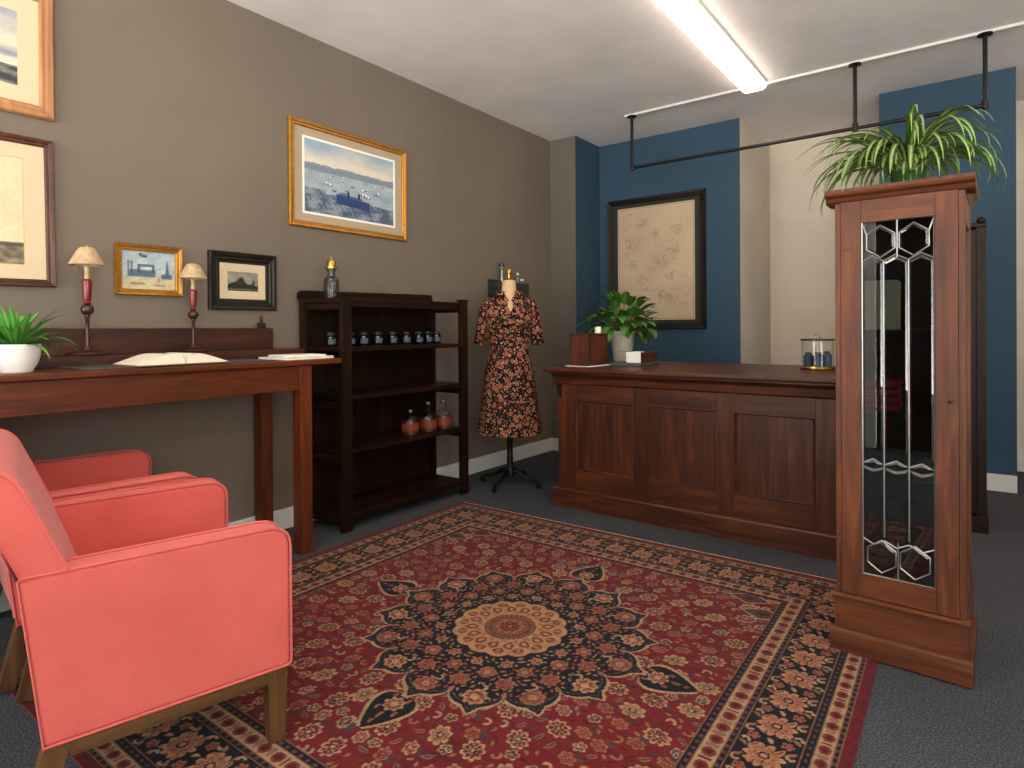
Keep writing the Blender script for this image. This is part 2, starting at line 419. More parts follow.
# ------------------------------------------------------------------ pictures
def panel(name, w, h, fn, parent, loc, res=0.003, mat=None):
    nx, nz = max(8, int(w / res)), max(8, int(h / res))
    X, Z = np.meshgrid(np.linspace(-w / 2, w / 2, nx), np.linspace(-h / 2, h / 2, nz))
    c = fn(X / w + .5, Z / h + .5, X, Z)
    if w < .3:
        for _ in range(2):
            p_ = np.pad(c, ((1, 1), (1, 1), (0, 0)), 'edge'); c = (p_[:-2, 1:-1] + p_[2:, 1:-1] + p_[1:-1, :-2] + p_[1:-1, 2:] + 2 * c) / 6
        c = c * (1 + .10 * fbm(X / w, Z / h, 22, 99)[..., None]) * .92
    v = np.stack([X.ravel(), np.zeros(X.size), Z.ravel()], 1)
    i = np.arange(nx * nz).reshape(nz, nx)
    fc = np.stack([i[:-1, :-1].ravel(), i[:-1, 1:].ravel(), i[1:, 1:].ravel(), i[1:, :-1].ravel()], 1)
    return raw(name, v, fc, mat or M['paintv'], parent, lin(c.reshape(-1, 3)), loc=loc)

def moulding(w, h, prof):
    """mitred frame; prof = list of (inset from outer edge, protrusion)."""
    m = MB(); t = bmesh.new(); rings = []
    for ins, d in prof:
        a, b = w / 2 - ins, h / 2 - ins
        rings.append([t.verts.new((sx * a, -d, sz * b)) for sx, sz in ((-1, -1), (1, -1), (1, 1), (-1, 1))])
    for A, B in zip(rings, rings[1:] + rings[:1]):
        for i in range(4): t.faces.new((A[i], A[(i + 1) % 4], B[(i + 1) % 4], B[i]))
    return m._take(t)

def ringplate(w, h, iw, ih, y, th=.002):
    m = MB(); m.box(-w / 2, -iw / 2, y - th, y, -h / 2, h / 2); m.box(iw / 2, w / 2, y - th, y, -h / 2, h / 2)
    m.box(-iw / 2, iw / 2, y - th, y, -h / 2, -ih / 2); m.box(-iw / 2, iw / 2, y - th, y, ih / 2, h / 2)
    return m

def picture(name, label, loc, rotz, w, h, fw, fmat, dep, matw, mats, art, artw, arth, artoff=(0, 0), tilt=0.0, glass=False, prof=None):
    t = thing(name, label, 'picture', loc, rotz)
    t.rotation_euler = (0, tilt, rotz)
    prof = prof or [(0, .002), (0, dep * .7), (fw * .12, dep), (fw * .45, dep * .92), (fw * .6, dep * .72), (fw * .85, dep * .7), (fw, dep * .5), (fw, .002)]
    moulding(w, h, prof).build('frame', fmat, t, smooth=False)
    MB().box(-w / 2 + fw * .5, w / 2 - fw * .5, -.005, -.002, -h / 2 + fw * .5, h / 2 - fw * .5).build('backing', M['blackmat'], t)
    iw, ih = w - 2 * fw + .004, h - 2 * fw + .004
    y = -.0055
    for (mw, mh, mm, nm) in mats:                     # successive mat boards, outermost first: opening mw x mh
        m = MB(); x0, z0 = artoff
        m.box(-iw / 2, x0 - mw / 2, y - .0012, y, -ih / 2, ih / 2); m.box(x0 + mw / 2, iw / 2, y - .0012, y, -ih / 2, ih / 2)
        m.box(x0 - mw / 2, x0 + mw / 2, y - .0012, y, -ih / 2, z0 - mh / 2); m.box(x0 - mw / 2, x0 + mw / 2, y - .0012, y, z0 + mh / 2, ih / 2)
        m.build(nm, mm, t, smooth=False); iw, ih = iw, ih
        y += .0002
    panel('print', artw, arth, art, t, (artoff[0], -.0053, artoff[1]), res=max(.0022, artw / 260))
    if glass:
        MB().box(-w / 2 + fw * .9, w / 2 - fw * .9, -.0085, -.0075, -h / 2 + fw * .9, h / 2 - fw * .9).build('glazing', M['glass'], t)
    return t

rng = np.random.default_rng(7)
def fbm(U, V, f, seed, oct=4):
    r_ = np.random.default_rng(seed); o = np.zeros_like(U)
    for k in range(oct):
        n = 6
        for _ in range(n):
            a, b, p = r_.normal(0, f * 2 ** k), r_.normal(0, f * 2 ** k), r_.uniform(0, 6.28)
            o += np.sin(a * U + b * V + p) / n * .6 ** k
    return o
def mixc(a, b, k): return a + (b - a) * np.clip(k, 0, 1)[..., None]
def base(U, c): return np.ones(U.shape + (3,)) * np.asarray(c, float)

def art_sea(U, V, X, Z):
    c = mixc(base(U, (214, 196, 172)), base(U, (142, 150, 160)), (V - .55) * 2.2 + .35 * fbm(U * .4, V, 9, 3))
    c = mixc(c, base(U, (112, 124, 142)), 1.0 - abs(V - .42) * 9 + .5 * fbm(U * .3, V, 14, 4))
    c = mixc(c, base(U, (206, 196, 180)), 1.0 - abs(V - .33) * 22 + .4 * fbm(U, V, 14, 5))
    k = (V < .27).astype(float); s = fbm(U * .4, V, 26, 6)
    return mixc(c, mixc(base(U, (58, 58, 56)), base(U, (150, 148, 140)), .3 + s), k)
def art_shore(U, V, X, Z):
    c = mixc(base(U, (232, 206, 168)), base(U, (216, 190, 152)), .5 + .6 * fbm(U, V, 5, 11))
    k = (V < .205 + .015 * fbm(U, V * 0, 9, 12)).astype(float)
    g = mixc(base(U, (96, 88, 72)), base(U, (176, 160, 130)), .35 + .8 * fbm(U * .5, V, 22, 13))
    g = mixc(g, base(U, (74, 68, 58)), 1 - abs(V - .19) * 40)
    c = mixc(c, g, k); e = np.maximum(abs(U - .5), 0)
    return mixc(c, base(U, (206, 166, 96)), (np.minimum.reduce([U, 1 - U, V, 1 - V]) < .012).astype(float))
def art_harbour(U, V, X, Z):
    c = mixc(base(U, (222, 208, 190)), base(U, (150, 170, 186)), (V - .72) * 3.4 + .5 * fbm(U, V, 6, 21))
    w_ = mixc(base(U, (142, 158, 172)), base(U, (176, 184, 188)), .5 + .7 * fbm(U * .5, V, 18, 22))
    c = mixc(c, w_, (V < .66 - .1 * U * 0).astype(float))
    hill = .66 + .03 * fbm(U, V * 0, 10, 23) + .02
    c = mixc(c, base(U, (116, 128, 140)), ((V < hill) & (V > .58)).astype(float) * .8)
    quay = ((V < .3 - .12 * np.abs(U - .35)) | ((U < .22) & (V < .34))).astype(float)
    q = mixc(base(U, (62, 78, 100)), base(U, (136, 146, 154)), .4 + 1.2 * fbm(U, V, 26, 24))
    c = mixc(c, q, quay * .85)
    ship = ((abs(V - .235 + .12 * (U - .5)) < .065) & (U > .33) & (U < .7)).astype(float); c = mixc(c, base(U, (40, 64, 108)), ship)
    deck = ((abs(V - .31 + .12 * (U - .5)) < .018) & (U > .36) & (U < .62)).astype(float); c = mixc(c, base(U, (70, 92, 130)), deck)
    for fx in (.46, .58): c = mixc(c, base(U, (36, 52, 84)), ((abs(U - fx) < .013) & (V > .3) & (V < .38)).astype(float))
    r_ = np.random.default_rng(5)
    for _ in range(26):
        a, b = r_.uniform(.05, .95), r_.uniform(.34, .58); s = .5 + (.6 - b) * 3
        c = mixc(c, base(U, (48, 56, 70)), ((abs(U - a) < .02 * s) & (abs(V - b) < .006 * s)).astype(float) * .9)
        c = mixc(c, base(U, (232, 232, 226)), ((abs(U - a) < .008 * s) & (V > b) & (V < b + .03 * s)).astype(float) * (r_.random() > .4))
    return c
def art_steamer(U, V, X, Z):
    c = mixc(base(U, (176, 196, 206)), base(U, (214, 212, 198)), .4 + .8 * fbm(U, V, 5, 31))
    c = mixc(c, base(U, (214, 200, 164)), (.38 - V) * 12)
    def put(m, col, k=.9):
        nonlocal c; c = mixc(c, base(U, col), m.astype(float) * k)
    put((abs(V - .42) < .09) & (U > .14) & (U < .62), (78, 104, 128))
    put((abs(V - .55) < .1) & (U > .3) & (U < .6) & ~((abs(V - .53) < .06) & (U > .34) & (U < .56)), (66, 90, 116))
    put((abs(U - .2) < .014) & (V > .4) & (V < .72), (70, 86, 104)); put((abs(U - .14) < .02) & (V > .35) & (V < .74), (96, 120, 142))
    put((abs(U - .84) < .10 * (0.82 - V)) & (V > .3) & (V < .8), (62, 98, 124)); put((abs(U - .83) < .1) & (abs(V - .36) < .06), (74, 104, 126))
    put((abs(U - .42) < .05) & (abs(V - .86) < .025), (60, 66, 70)); put((abs(U - .35) < .02) & (abs(V - .89) < .03), (50, 56, 60))
    put((abs(U - .3) < .13) & (abs(V - .16) < .02), (120, 104, 76), .7); put((abs(U - .7) < .1) & (abs(V - .13) < .02), (110, 100, 80), .7)
    put((abs(U - .68) < .03) & (abs(V - .27) < .05), (206, 150, 120))
    return c
def art_mountain(U, V, X, Z):
    c = mixc(base(U, (126, 118, 106)), base(U, (170, 160, 144)), .5 + .7 * fbm(U, V, 8, 41))
    ridge = .28 + .45 * np.exp(-((U - .45) / .13) ** 2) + .16 * np.exp(-((U - .2) / .15) ** 2) + .1 * np.exp(-((U - .75) / .12) ** 2) + .03 * fbm(U, U, 16, 42)
    c = mixc(c, mixc(base(U, (26, 25, 24)), base(U, (70, 66, 60)), .3 + fbm(U, V, 18, 43)), (V < ridge).astype(float))
    c = mixc(c, base(U, (44, 42, 40)), (V < .2).astype(float) * .8)
    c = mixc(c, base(U, (150, 142, 128)), (abs(V - .1 - .03 * fbm(U, V, 9, 44)) < .03).astype(float) * .7)
    c = mixc(c, base(U, (40, 36, 32)), ((abs(U - .84) < .03) & (V < .55)).astype(float))
    return c
def art_map(U, V, X, Z):
    c = mixc(base(U, (200, 176, 148)), base(U, (182, 156, 128)), .4 + .5 * fbm(U, V, 4, 51) + .15 * fbm(U, V, 30, 52))
    e = np.minimum.reduce([X + .375, .375 - X, Z + .53, .53 - Z]) + 0
    c = mixc(c, base(U, (150, 112, 78)), (abs(e - .012) < .0025).astype(float) * .6)
    r_ = np.random.default_rng(9)
    def ink(m, k): 
        nonlocal c; c = mixc(c, base(U, (84, 64, 48)), np.clip(m, 0, 1) * k * 1.25)
    for cx, cy, s in ((-.13, .36, .06), (-.02, .27, .05), (.04, .02, .07), (-.12, -.2, .08), (.12, -.36, .09), (.05, -.3, .05), (.2, .08, .05), (-.22, -.03, .05), (.16, -.13, .05), (.2, .3, .06), (-.25, .2, .06)):
        for _ in range(5):
            a, ph, fr = r_.uniform(.3, .9), r_.uniform(0, 6.28), r_.integers(2, 5)
            x0, y0 = cx + r_.normal(0, s * .4), cy + r_.normal(0, s * .4)
            R = np.hypot(X - x0, (Z - y0) * r_.uniform(.6, 1.5)); T = np.arctan2(Z - y0, X - x0)
            rad = s * a * .6 * (1 + .35 * np.sin(fr * T + ph))
            ink((1 - abs(R - rad) / .0032) * (np.sin(T * 1.5 + ph) > -.2), .5)
    for _ in range(46):
        x0, y0, a, l = r_.uniform(-.34, .34), r_.uniform(-.48, .48), r_.uniform(0, 3.14), r_.uniform(.01, .06)
        dx, dy = X - x0, Z - y0; s = dx * np.cos(a) + dy * np.sin(a); p = -dx * np.sin(a) + dy * np.cos(a) + 1.5 * s * s
        ink((1 - abs(p) / .0028) * (abs(s) < l), .38)
    return c

RW = PI / 2
xw = XL
picture('framed_seascape', 'pale wood framed seascape print in the top left corner of the wall', (xw, .60, 2.34), RW, .69, .55, .052, PINE['z'], .03, 0,
        [(.44, .31, M['mat'], 'mat')], art_sea, .46, .33, (0, 0))
picture('framed_beach_print', 'brown framed sepia shore print with cream mat above the desk plant', (xw, .645, 1.656), RW, .595, .632, .032, FRAMEBR['z'], .026, 0,
        [(.385, .45, M['mat'], 'mat')], art_shore, .39, .455, (0, 0), tilt=-.012)
picture('framed_harbour_print', 'gilt framed harbour print with blue ship, highest picture over the shelf', (xw, 2.552, 2.087), RW, .925, .635, .036, M['gold'], .026, 0,
        [(.735, .468, M['matgrey'], 'mat'), (.705, .44, M['white'], 'inner_mat')], art_harbour, .71, .445, (0, 0))
picture('framed_steamer_painting', 'small gilt framed blue steamer painting between the two lamps', (xw, 1.327, 1.445), RW, .302, .244, .03, M['gold'], .03, 0,
        [], art_steamer, .25, .19, (0, 0), glass=False)
picture('framed_mountain_print', 'dark wood framed black mountain print right of the smaller lamp', (xw, 1.808, 1.419), RW, .388, .312, .046, BLACKW['z'], .03, 0,
        [(.262, .192, M['blackmat'], 'outer_mat'), (.176, .104, M['mat'], 'mat')], art_mountain, .18, .108, (0, 0))
# make the cream mat of the mountain print only as wide as its opening
for o in bpy.data.objects:
    if o.parent and o.parent.name == 'framed_mountain_print' and o.name.startswith('mat'):
        for v in o.data.vertices:
            v.co.x = max(-.132, min(.132, v.co.x)); v.co.z = max(-.097, min(.097, v.co.z))
picture('framed_map', 'large black framed antique chart on the blue wall', (-2.357, YBL - .004, 1.757), 0, .957, 1.231, .05, BLACKW['z'], .035, 0,
        [(.755, 1.062, M['greenmat'], 'mat')], art_map, .76, 1.07, (0, 0))

# ------------------------------------------------------------------ rug
def make_rug():
    W, Lh = 2.44, 2.46
    res = .0036
    nx, ny = int(W / res) + 1, int(Lh / res) + 1
    xs = np.linspace(-W / 2, W / 2, nx); ys = np.linspace(-Lh / 2, Lh / 2, ny)
    X, Y = np.meshgrid(xs, ys)
    RED = np.array((134, 36, 42.)); NAVY = np.array((27, 27, 37.)); CREAM = np.array((205, 165, 124.)); TAN = np.array((176, 122, 88.)); ROSE = np.array((166, 74, 66.)); GREY = np.array((82, 76, 74.)); DKRED = np.array((106, 26, 32.))
    C = base(X, RED)
    def put(m, col): C[m] = col
    def sub(cx, cy, r):
        i0, i1 = np.searchsorted(xs, (cx - r, cx + r)); j0, j1 = np.searchsorted(ys, (cy - r, cy + r))
        return slice(j0, j1), slice(i0, i1)
    def flower(cx, cy, r, n=8, rot=0., petal=CREAM, inner=ROSE, core=NAVY, gap=NAVY, asp=1.0):
        s = sub(cx, cy, r * 1.3); dx, dy = X[s] - cx, Y[s] - cy
        if dx.size == 0: return
        c_, s_ = math.cos(rot), math.sin(rot)
        dx, dy = dx * c_ + dy * s_, (-dx * s_ + dy * c_) / asp
        R = np.hypot(dx, dy) / r; T = np.arctan2(dy, dx)
        pr = .62 + .38 * np.abs(np.cos(n * T / 2)) ** .7
        sc = C[s]
        sc[R < pr * 1.02] = petal
        sc[(R < pr * .78) & (np.abs(np.cos(n * T / 2)) > .45) & (R > .34)] = inner
        sc[(np.abs(np.cos(n * T / 2)) < .16) & (R > .3) & (R < pr * 1.02)] = gap
        sc[R < .3] = core; sc[R < .17] = petal
    def leaf(cx, cy, l, wd, a, col=CREAM, inner=None):
        s = sub(cx, cy, l * 1.1); dx, dy = X[s] - cx, Y[s] - cy
        if dx.size == 0: return
        p = dx * math.cos(a) + dy * math.sin(a); q = -dx * math.sin(a) + dy * math.cos(a) - .25 * (p * p / l)
        k = wd * np.clip(1 - (p / l) ** 2, 0, 1)
        sc = C[s]; sc[np.abs(q) < k] = col
        if inner is not None: sc[np.abs(q) < k * .5] = inner
    def curl(cx, cy, r, a, col=CREAM, th=.006, span=4.0):
        s = sub(cx, cy, r * 1.4); dx, dy = X[s] - cx, Y[s] - cy
        if dx.size == 0: return
        R = np.hypot(dx, dy); T = (np.arctan2(dy, dx) - a) % (2 * PI)
        C[s][(np.abs(R - r * (1 - .09 * T)) < th) & (T < span)] = col
    def sym(fn, cx, cy, *a, **k):
        for sx in (1, -1):
            for sy in (1, -1): fn(cx * sx, cy * sy, *a, **k)
    D = np.minimum(W / 2 - np.abs(X), Lh / 2 - np.abs(Y))
    # ---- field motifs
    r_ = np.random.default_rng(12)
    pts = []
    fx, fy = W / 2 - .39, Lh / 2 - .39
    for rad, count in ((.04, 44), (.03, 170), (.02, 1200), (.0115, 3200)):
        for _ in range(count):
            x, y = r_.uniform(0, fx + .01), r_.uniform(0, fy + .01)
            if all((x - a) ** 2 + (y - b) ** 2 > (rad + q) ** 2 * .98 for a, b, q in pts): pts.append((x, y, rad))
    for x, y, q in pts:
        k = r_.random()
        for sx in (1, -1):
            for sy in (1, -1):
                cx, cy = x * sx, y * sy; rr = np.random.default_rng(int(x * 1e5) + int(y * 1e5) * 7)
                an = math.atan2(cy, cx)
                if q == .04:
                    flower(cx, cy, .043, 9 if k > .4 else 7, an, CREAM, RED if k > .5 else TAN, NAVY, GREY if k > .3 else RED, .8)
                elif q == .03:
                    flower(cx, cy, .03, 6, an, TAN if k > .55 else CREAM, ROSE if k > .3 else GREY, RED, NAVY, .75)
                    leaf(cx + .03 * math.cos(an + 1.3), cy + .03 * math.sin(an + 1.3), .022, .007, an, GREY)
                elif q == .02:
                    if k > .7: flower(cx, cy, .021, 5, an, CREAM, GREY, RED, RED)
                    elif k > .4: curl(cx, cy, .015, an + k * 9, CREAM if k > .55 else TAN, .0042)
                    else: leaf(cx, cy, .022, .008, an + k * 7, TAN, GREY)
                else:
                    leaf(cx, cy, .012, .005, an + k * 6, GREY if k > .55 else (TAN if k > .25 else DKRED))
    blotch = fbm(X, Y, 7, 77); C[(np.all(np.abs(C - RED) < .5, axis=2)) & (blotch > .55)] = RED * .8 + GREY * .1
    # ---- small corner pieces
    for sx in (1, -1):
        for sy in (1, -1):
            for (cx, cy, a_) in ((fx - .10, fy - .02, 0), (fx - .02, fy - .14, PI / 2)):
                e1 = (np.abs(X * sx - cx) + np.abs(Y * sy - cy) * 1.6)
                m1 = (e1 < .09) & (D > .376); C[m1] = CREAM; C[(e1 < .076) & (D > .376)] = GREY * .7; C[(e1 < .05) & (e1 > .038) & (D > .376)] = ROSE
    # ---- medallion
    MX, MY = .048, .036                                  # the weaver's centre sits a little off
    GX, GY = X, Y
    X = X - MX; Y = Y - MY; xs = xs - MX; ys = ys - MY
    R = np.hypot(X, Y); T = np.arctan2(Y, X)
    ph = (T / (PI / 8) + .5) % 1.0 - .5            # -.5..0.5 inside each lobe
    rm = .44 + .075 * np.sqrt(np.clip(1 - (ph / .5) ** 2, 0, 1)) + .034 * np.clip(1 - np.abs(ph) / .14, 0, 1)
    body = R < rm
    pend = np.zeros_like(body); pedge = np.zeros_like(body)
    for a in range(4):
        s = X * math.cos(a * PI / 2) + Y * math.sin(a * PI / 2); p = np.abs(-X * math.sin(a * PI / 2) + Y * math.cos(a * PI / 2))
        q = np.clip((s - .545) / .185, 0, 1); wd = .072 * np.sin(PI * q ** .6) ** .75 * (1 - .2 * q) + .004
        ins = (s > .535) & (s < .735)
        pend |= ins & (p < wd); pedge |= ins & (p < wd + .011) & ~(p < wd - .001)
        pedge |= (s > .50) & (s < .56) & (p < .014)
    C[(R < rm + .012) & ~body] = CREAM; C[pedge] = CREAM
    C[body | (pend & ~pedge)] = NAVY
    inner_edge = np.abs(R - rm + .018) < .003
    C[inner_edge & body] = GREY
    for k in range(16):
        a = k * PI / 8; b = a + PI / 16
        flower(.463 * math.cos(a), .463 * math.sin(a), .041, 8, a, CREAM if k % 2 else TAN, ROSE, CREAM, NAVY)
        flower(.385 * math.cos(b), .385 * math.sin(b), .034, 7, b, TAN, ROSE, RED, NAVY)
        leaf(.445 * math.cos(b), .445 * math.sin(b), .018, .007, b, CREAM, ROSE)
        flower(.322 * math.cos(a), .322 * math.sin(a), .030, 6, a, TAN, ROSE, CREAM, RED)
        flower(.268 * math.cos(b), .268 * math.sin(b), .022, 6, a, CREAM, ROSE, RED, RED)
        curl(.41 * math.cos(a + .03), .41 * math.sin(a + .03), .014, a, CREAM, .004, 3.4)
    r2 = np.random.default_rng(4); mp = []
    for _ in range(2500):
        rr_, aa = r2.uniform(.235, .50), r2.uniform(0, PI / 8)
        if all((rr_ * math.cos(aa) - u_ * math.cos(v_)) ** 2 + (rr_ * math.sin(aa) - u_ * math.sin(v_)) ** 2 > .021 ** 2 for u_, v_ in mp): mp.append((rr_, aa))
    hold = C.copy(); free = np.all(np.abs(hold - NAVY) < .5, axis=2)
    for i_, (rr_, aa) in enumerate(mp):
        for k in range(16):
            an = k * PI / 8 + (aa if k % 2 else PI / 8 - aa)
            if i_ % 3 == 0: leaf(rr_ * math.cos(an), rr_ * math.sin(an), .011, .0048, an + i_, TAN)
            elif i_ % 3 == 1: leaf(rr_ * math.cos(an), rr_ * math.sin(an), .010, .005, an + i_ * 2, ROSE)
            else: leaf(rr_ * math.cos(an), rr_ * math.sin(an), .009, .004, an + i_, CREAM * .9)
    C[~(free & body & (R < rm - .022))] = hold[~(free & body & (R < rm - .022))]
    for k in range(4):
        a = k * PI / 2
        flower(.60 * math.cos(a), .60 * math.sin(a), .036, 8, a, CREAM, ROSE, CREAM, NAVY)
        for s, o, l in ((.66, 0, .02), (.635, .036, .014), (.635, -.036, .014), (.565, .03, .014), (.565, -.03, .014), (.695, 0, .012)):
            leaf(s * math.cos(a) - o * math.sin(a), s * math.sin(a) + o * math.cos(a), l, .006, a, TAN, ROSE)
    n16 = np.abs(np.cos(8 * T))
    PEA = np.array((212, 156, 112.)); BRN = np.array((128, 62, 46.))
    rr = .205 + .016 * n16
    C[R < rr + .008] = NAVY; C[R < rr] = PEA
    for k in range(16):
        a = k * PI / 8
        leaf(.183 * math.cos(a), .183 * math.sin(a), .021, .02, a, BRN, PEA * .85)
        flower(.183 * math.cos(a), .183 * math.sin(a), .011, 5, a, ROSE, PEA, BRN, BRN)
        b = a + PI / 16
        leaf(.146 * math.cos(b), .146 * math.sin(b), .028, .019, b, BRN, ROSE)
        leaf(.146 * math.cos(b), .146 * math.sin(b), .014, .008, b, PEA)
        leaf(.118 * math.cos(a), .118 * math.sin(a), .014, .008, a, BRN, PEA)
    C[np.abs(R - .104) < .004] = PEA
    C[(R < .1)] = np.array((112, 74, 58.)); ang = np.abs(np.cos(14 * T))
    C[(R < .097) & (ang > .6) & (R > .05)] = np.array((158, 108, 80.))
    C[np.abs(R - .076) < .004] = BRN
    flower(0, 0, .055, 10, 0, np.array((196, 124, 88.)), RED, NAVY, NAVY)
    X, Y = GX, GY; xs = xs + MX; ys = ys + MY
    # ---- borders
    U_ = np.where(W / 2 - np.abs(X) < Lh / 2 - np.abs(Y), Y, X)     # coordinate along the border
    def zone(a, b): return (D >= a) & (D < b)
    C[zone(0, .032)] = DKRED * .5 + RED * .5
    for a, b in ((.032, .048), (.089, .116), (.277, .297), (.347, .376)):
        z = zone(a, b); C[z] = NAVY
        m_ = (a + b) / 2
        C[z & ((np.abs(D - a) < .003) | (np.abs(D - b) < .003))] = TAN * .9
        C[z & (np.abs(((U_ / .03) % 1) - .5) < .22) & (np.abs(D - m_) < .005)] = GREY * .6 + ROSE * .4
    for a, b in ((.048, .089), (.297, .347)):
        z = zone(a, b); C[z] = CREAM; m_ = (a + b) / 2; hw = (b - a) / 2
        q = ((U_ / .062) % 1) - .5
        C[z & (np.hypot(q * .062 / .021, (D - m_) / (hw * .8)) < 1)] = ROSE * .85
        C[z & (np.hypot(q * .062 / .012, (D - m_) / (hw * .42)) < 1)] = DKRED
        C[z & (np.abs(np.abs(q) - .45) < .03) & (np.abs(D - m_) < hw * .7)] = ROSE * .7
    z = zone(.116, .277); C[z] = NAVY
    nb = 15
    for side in range(4):
        ln = (Lh if side % 2 else W) / 2 - .197
        n = nb
        for i in range(n):
            for kind in (0, 1):
                tpos = -ln + 2 * ln * (i + .5 * kind) / (n - 1) 
                if tpos > ln + .01: continue
                q = .197
                def at(t_, d_):
                    if side == 0: return t_, Lh / 2 - d_
                    if side == 2: return t_, -Lh / 2 + d_
                    if side == 1: return W / 2 - d_, t_
                    return -W / 2 + d_, t_
                if kind == 0:
                    cx, cy = at(tpos, q); flower(cx, cy, .053, 10, .1, np.array((212, 152, 114.)), np.array((190, 118, 88.)), NAVY, NAVY)
                else:
                    for dd in (.152, .242):
                        cx, cy = at(tpos, dd); flower(cx, cy, .018, 5, 0, TAN, ROSE, ROSE, NAVY)
                        for o in (-.04, .04):
                            cx, cy = at(tpos + o, dd + (.012 if dd < .2 else -.012)); leaf(cx, cy, .02, .008, .7 + side + o * 20, CREAM, ROSE)
                    cx, cy = at(tpos, .197); leaf(cx, cy, .014, .007, side * PI / 2 + .6, CREAM)
                for o in (-.03, .03):
                    cx, cy = at(tpos + o, .134 if kind else .258); leaf(cx, cy, .015, .006, side * PI / 2 + o * 30, TAN)
                    cx, cy = at(tpos + o, .258 if kind else .134); curl(cx, cy, .012, o * 50 + side, CREAM, .0045, 3.5)
    # a little woven irregularity in dye
    C *= (1 + .07 * np.sign(np.sin(Y * 95 + 3 * np.sin(Y * 13)))[..., None] * (rng.random(C.shape[:2])[..., None]))
    C *= (.90 + .14 * rng.random(C.shape[:2]))[..., None]
    C = np.clip(C, 0, 255)
    v = np.stack([X.ravel(), Y.ravel(), np.full(X.size, .006)], 1)
    i = np.arange(nx * ny).reshape(ny, nx)
    fc = np.stack([i[:-1, :-1].ravel(), i[:-1, 1:].ravel(), i[1:, 1:].ravel(), i[1:, :-1].ravel()], 1)
    t = thing('persian_rug', 'large red and navy medallion rug laid over the charcoal carpet', 'rug', (-1.478, 1.84, .0005), math.radians(.9))
    raw('pile', v, fc, M['rug'], t, lin(C.reshape(-1, 3)) * .52)
    MB().box(-W / 2, W / 2, -Lh / 2, Lh / 2, 0, .0055, .002).build('backing', M['rugred'], t)
    fr = MB(); fr.tube([(-W / 2 + .01, Lh / 2 + .004, .0031), (W / 2 - .01, Lh / 2 + .004, .0031)], .003, 8)
    fr.build('fringe_edge', M['fringe'], t)['label'] = 'pale corded end of the rug'
make_rug()

# ------------------------------------------------------------------ armchairs
def rounded(poly, idx, r, n=5):
    out = []
    for i, p in enumerate(poly):
        if i not in idx: out.append(p); continue
        rr = idx[i]; a = Vector(poly[i - 1]); b = Vector(p); c = Vector(poly[(i + 1) % len(poly)])
        p0 = b + (a - b).normalized() * rr; p1 = b + (c - b).normalized() * rr
        for k in range(n + 1):
            q = k / n; out.append(tuple((1 - q) ** 2 * p0 + 2 * q * (1 - q) * b + q * q * p1))
    return out
def make_chair(loc, rotz, label):
    t = thing('armchair', label, 'armchair', loc, rotz, 'coral armchairs')
    W2, A = .372, .085
    prof = rounded([(-.548, .213), (0, .213), (0, .60), (-.592, .60)], {1: .015, 2: .06}, 0)
    for s in (1, -1):
        x0, x1 = sorted((s * W2, s * (W2 - A)))
        arm = MB().prism(prof, 'x', x0, x1, .012, 3).build('arm', M['coral'], t)
        for xx in (s * (W2 - .006), s * (W2 - A + .006)):
            MB().tube([(xx + s * (.004 if xx * s > W2 - .02 else -.004), y + (.003 if y > -.01 else 0), z + (.001 if z > .5 else 0)) for y, z in prof], .0038, 8, closed=True).build('piping', M['coral'], arm)
    up = rounded([(-.592, .601), (-.50, .601), (-.60, .842), (-.688, .852)], {2: .05, 3: .045}, 0)
    b = MB().prism(up, 'x', -W2 + .002, W2 - .002, .01, 3)
    b.prism([(-.548, .225), (-.46, .30), (-.44, .43), (-.50, .603), (-.592, .603)], 'x', -W2 + A + .002, W2 - A - .002)
    b = b.build('backrest', M['coral'], t)
    for s in (1, -1): MB().tube([(s * (W2 + .001), y, z) for y, z in up], .0038, 8, closed=True).build('piping', M['coral'], b)
    MB().box(-W2 + A + .003, W2 - A - .003, -.47, .004, .30, .435, .03, 4).build('seat_cushion', M['coral'], t)
    MB().box(-W2 + A + .003, W2 - A - .003, -.47, -.012, .205, .298, .008).build('seat_base', M['coral'], t)
    for s in (1, -1): MB().box(*sorted((s * (W2 - .012), s * (W2 - .05))), -.50, -.055, .168, .2125, .003).build('seat_rail', OAK['y'], t)
    for y in (-.53, -.045): MB().box(-W2 + .063, W2 - .063, y, y + .03, .172, .205, .003).build('seat_rail', OAK['x'], t)
    for s in (1, -1):
        MB().bar((s * (W2 - .036), -.032, .2125), (s * (W2 - .036), -.03, .0002), .054, .054, .003, .82).build('leg', OAK['z'], t)
        MB().bar((s * (W2 - .036), -.52, .2125), (s * (W2 - .036), -.575, .0075), .054, .054, .003, .82).build('leg', OAK['z'], t)
    return t
th = math.radians(14)
FR = Vector((-1.527, .992, 0))
def chair_at(fr, th, label):
    d = Vector((math.sin(th), math.cos(th), 0)); rt = Vector((math.cos(th), -math.sin(th), 0))
    return make_chair(fr - rt * .372, -th, label)
ch1 = chair_at(FR, th, 'nearest coral upholstered armchair standing on the corner of the red rug')
th2 = math.radians(8)
chair_at(Vector((-2.35, 1.15, .0068)), th2, 'coral armchair partly hidden behind the nearest one, beside the writing desk')
# both chairs share one height: the near one stands on the rug
ch1.location.z = .0068 

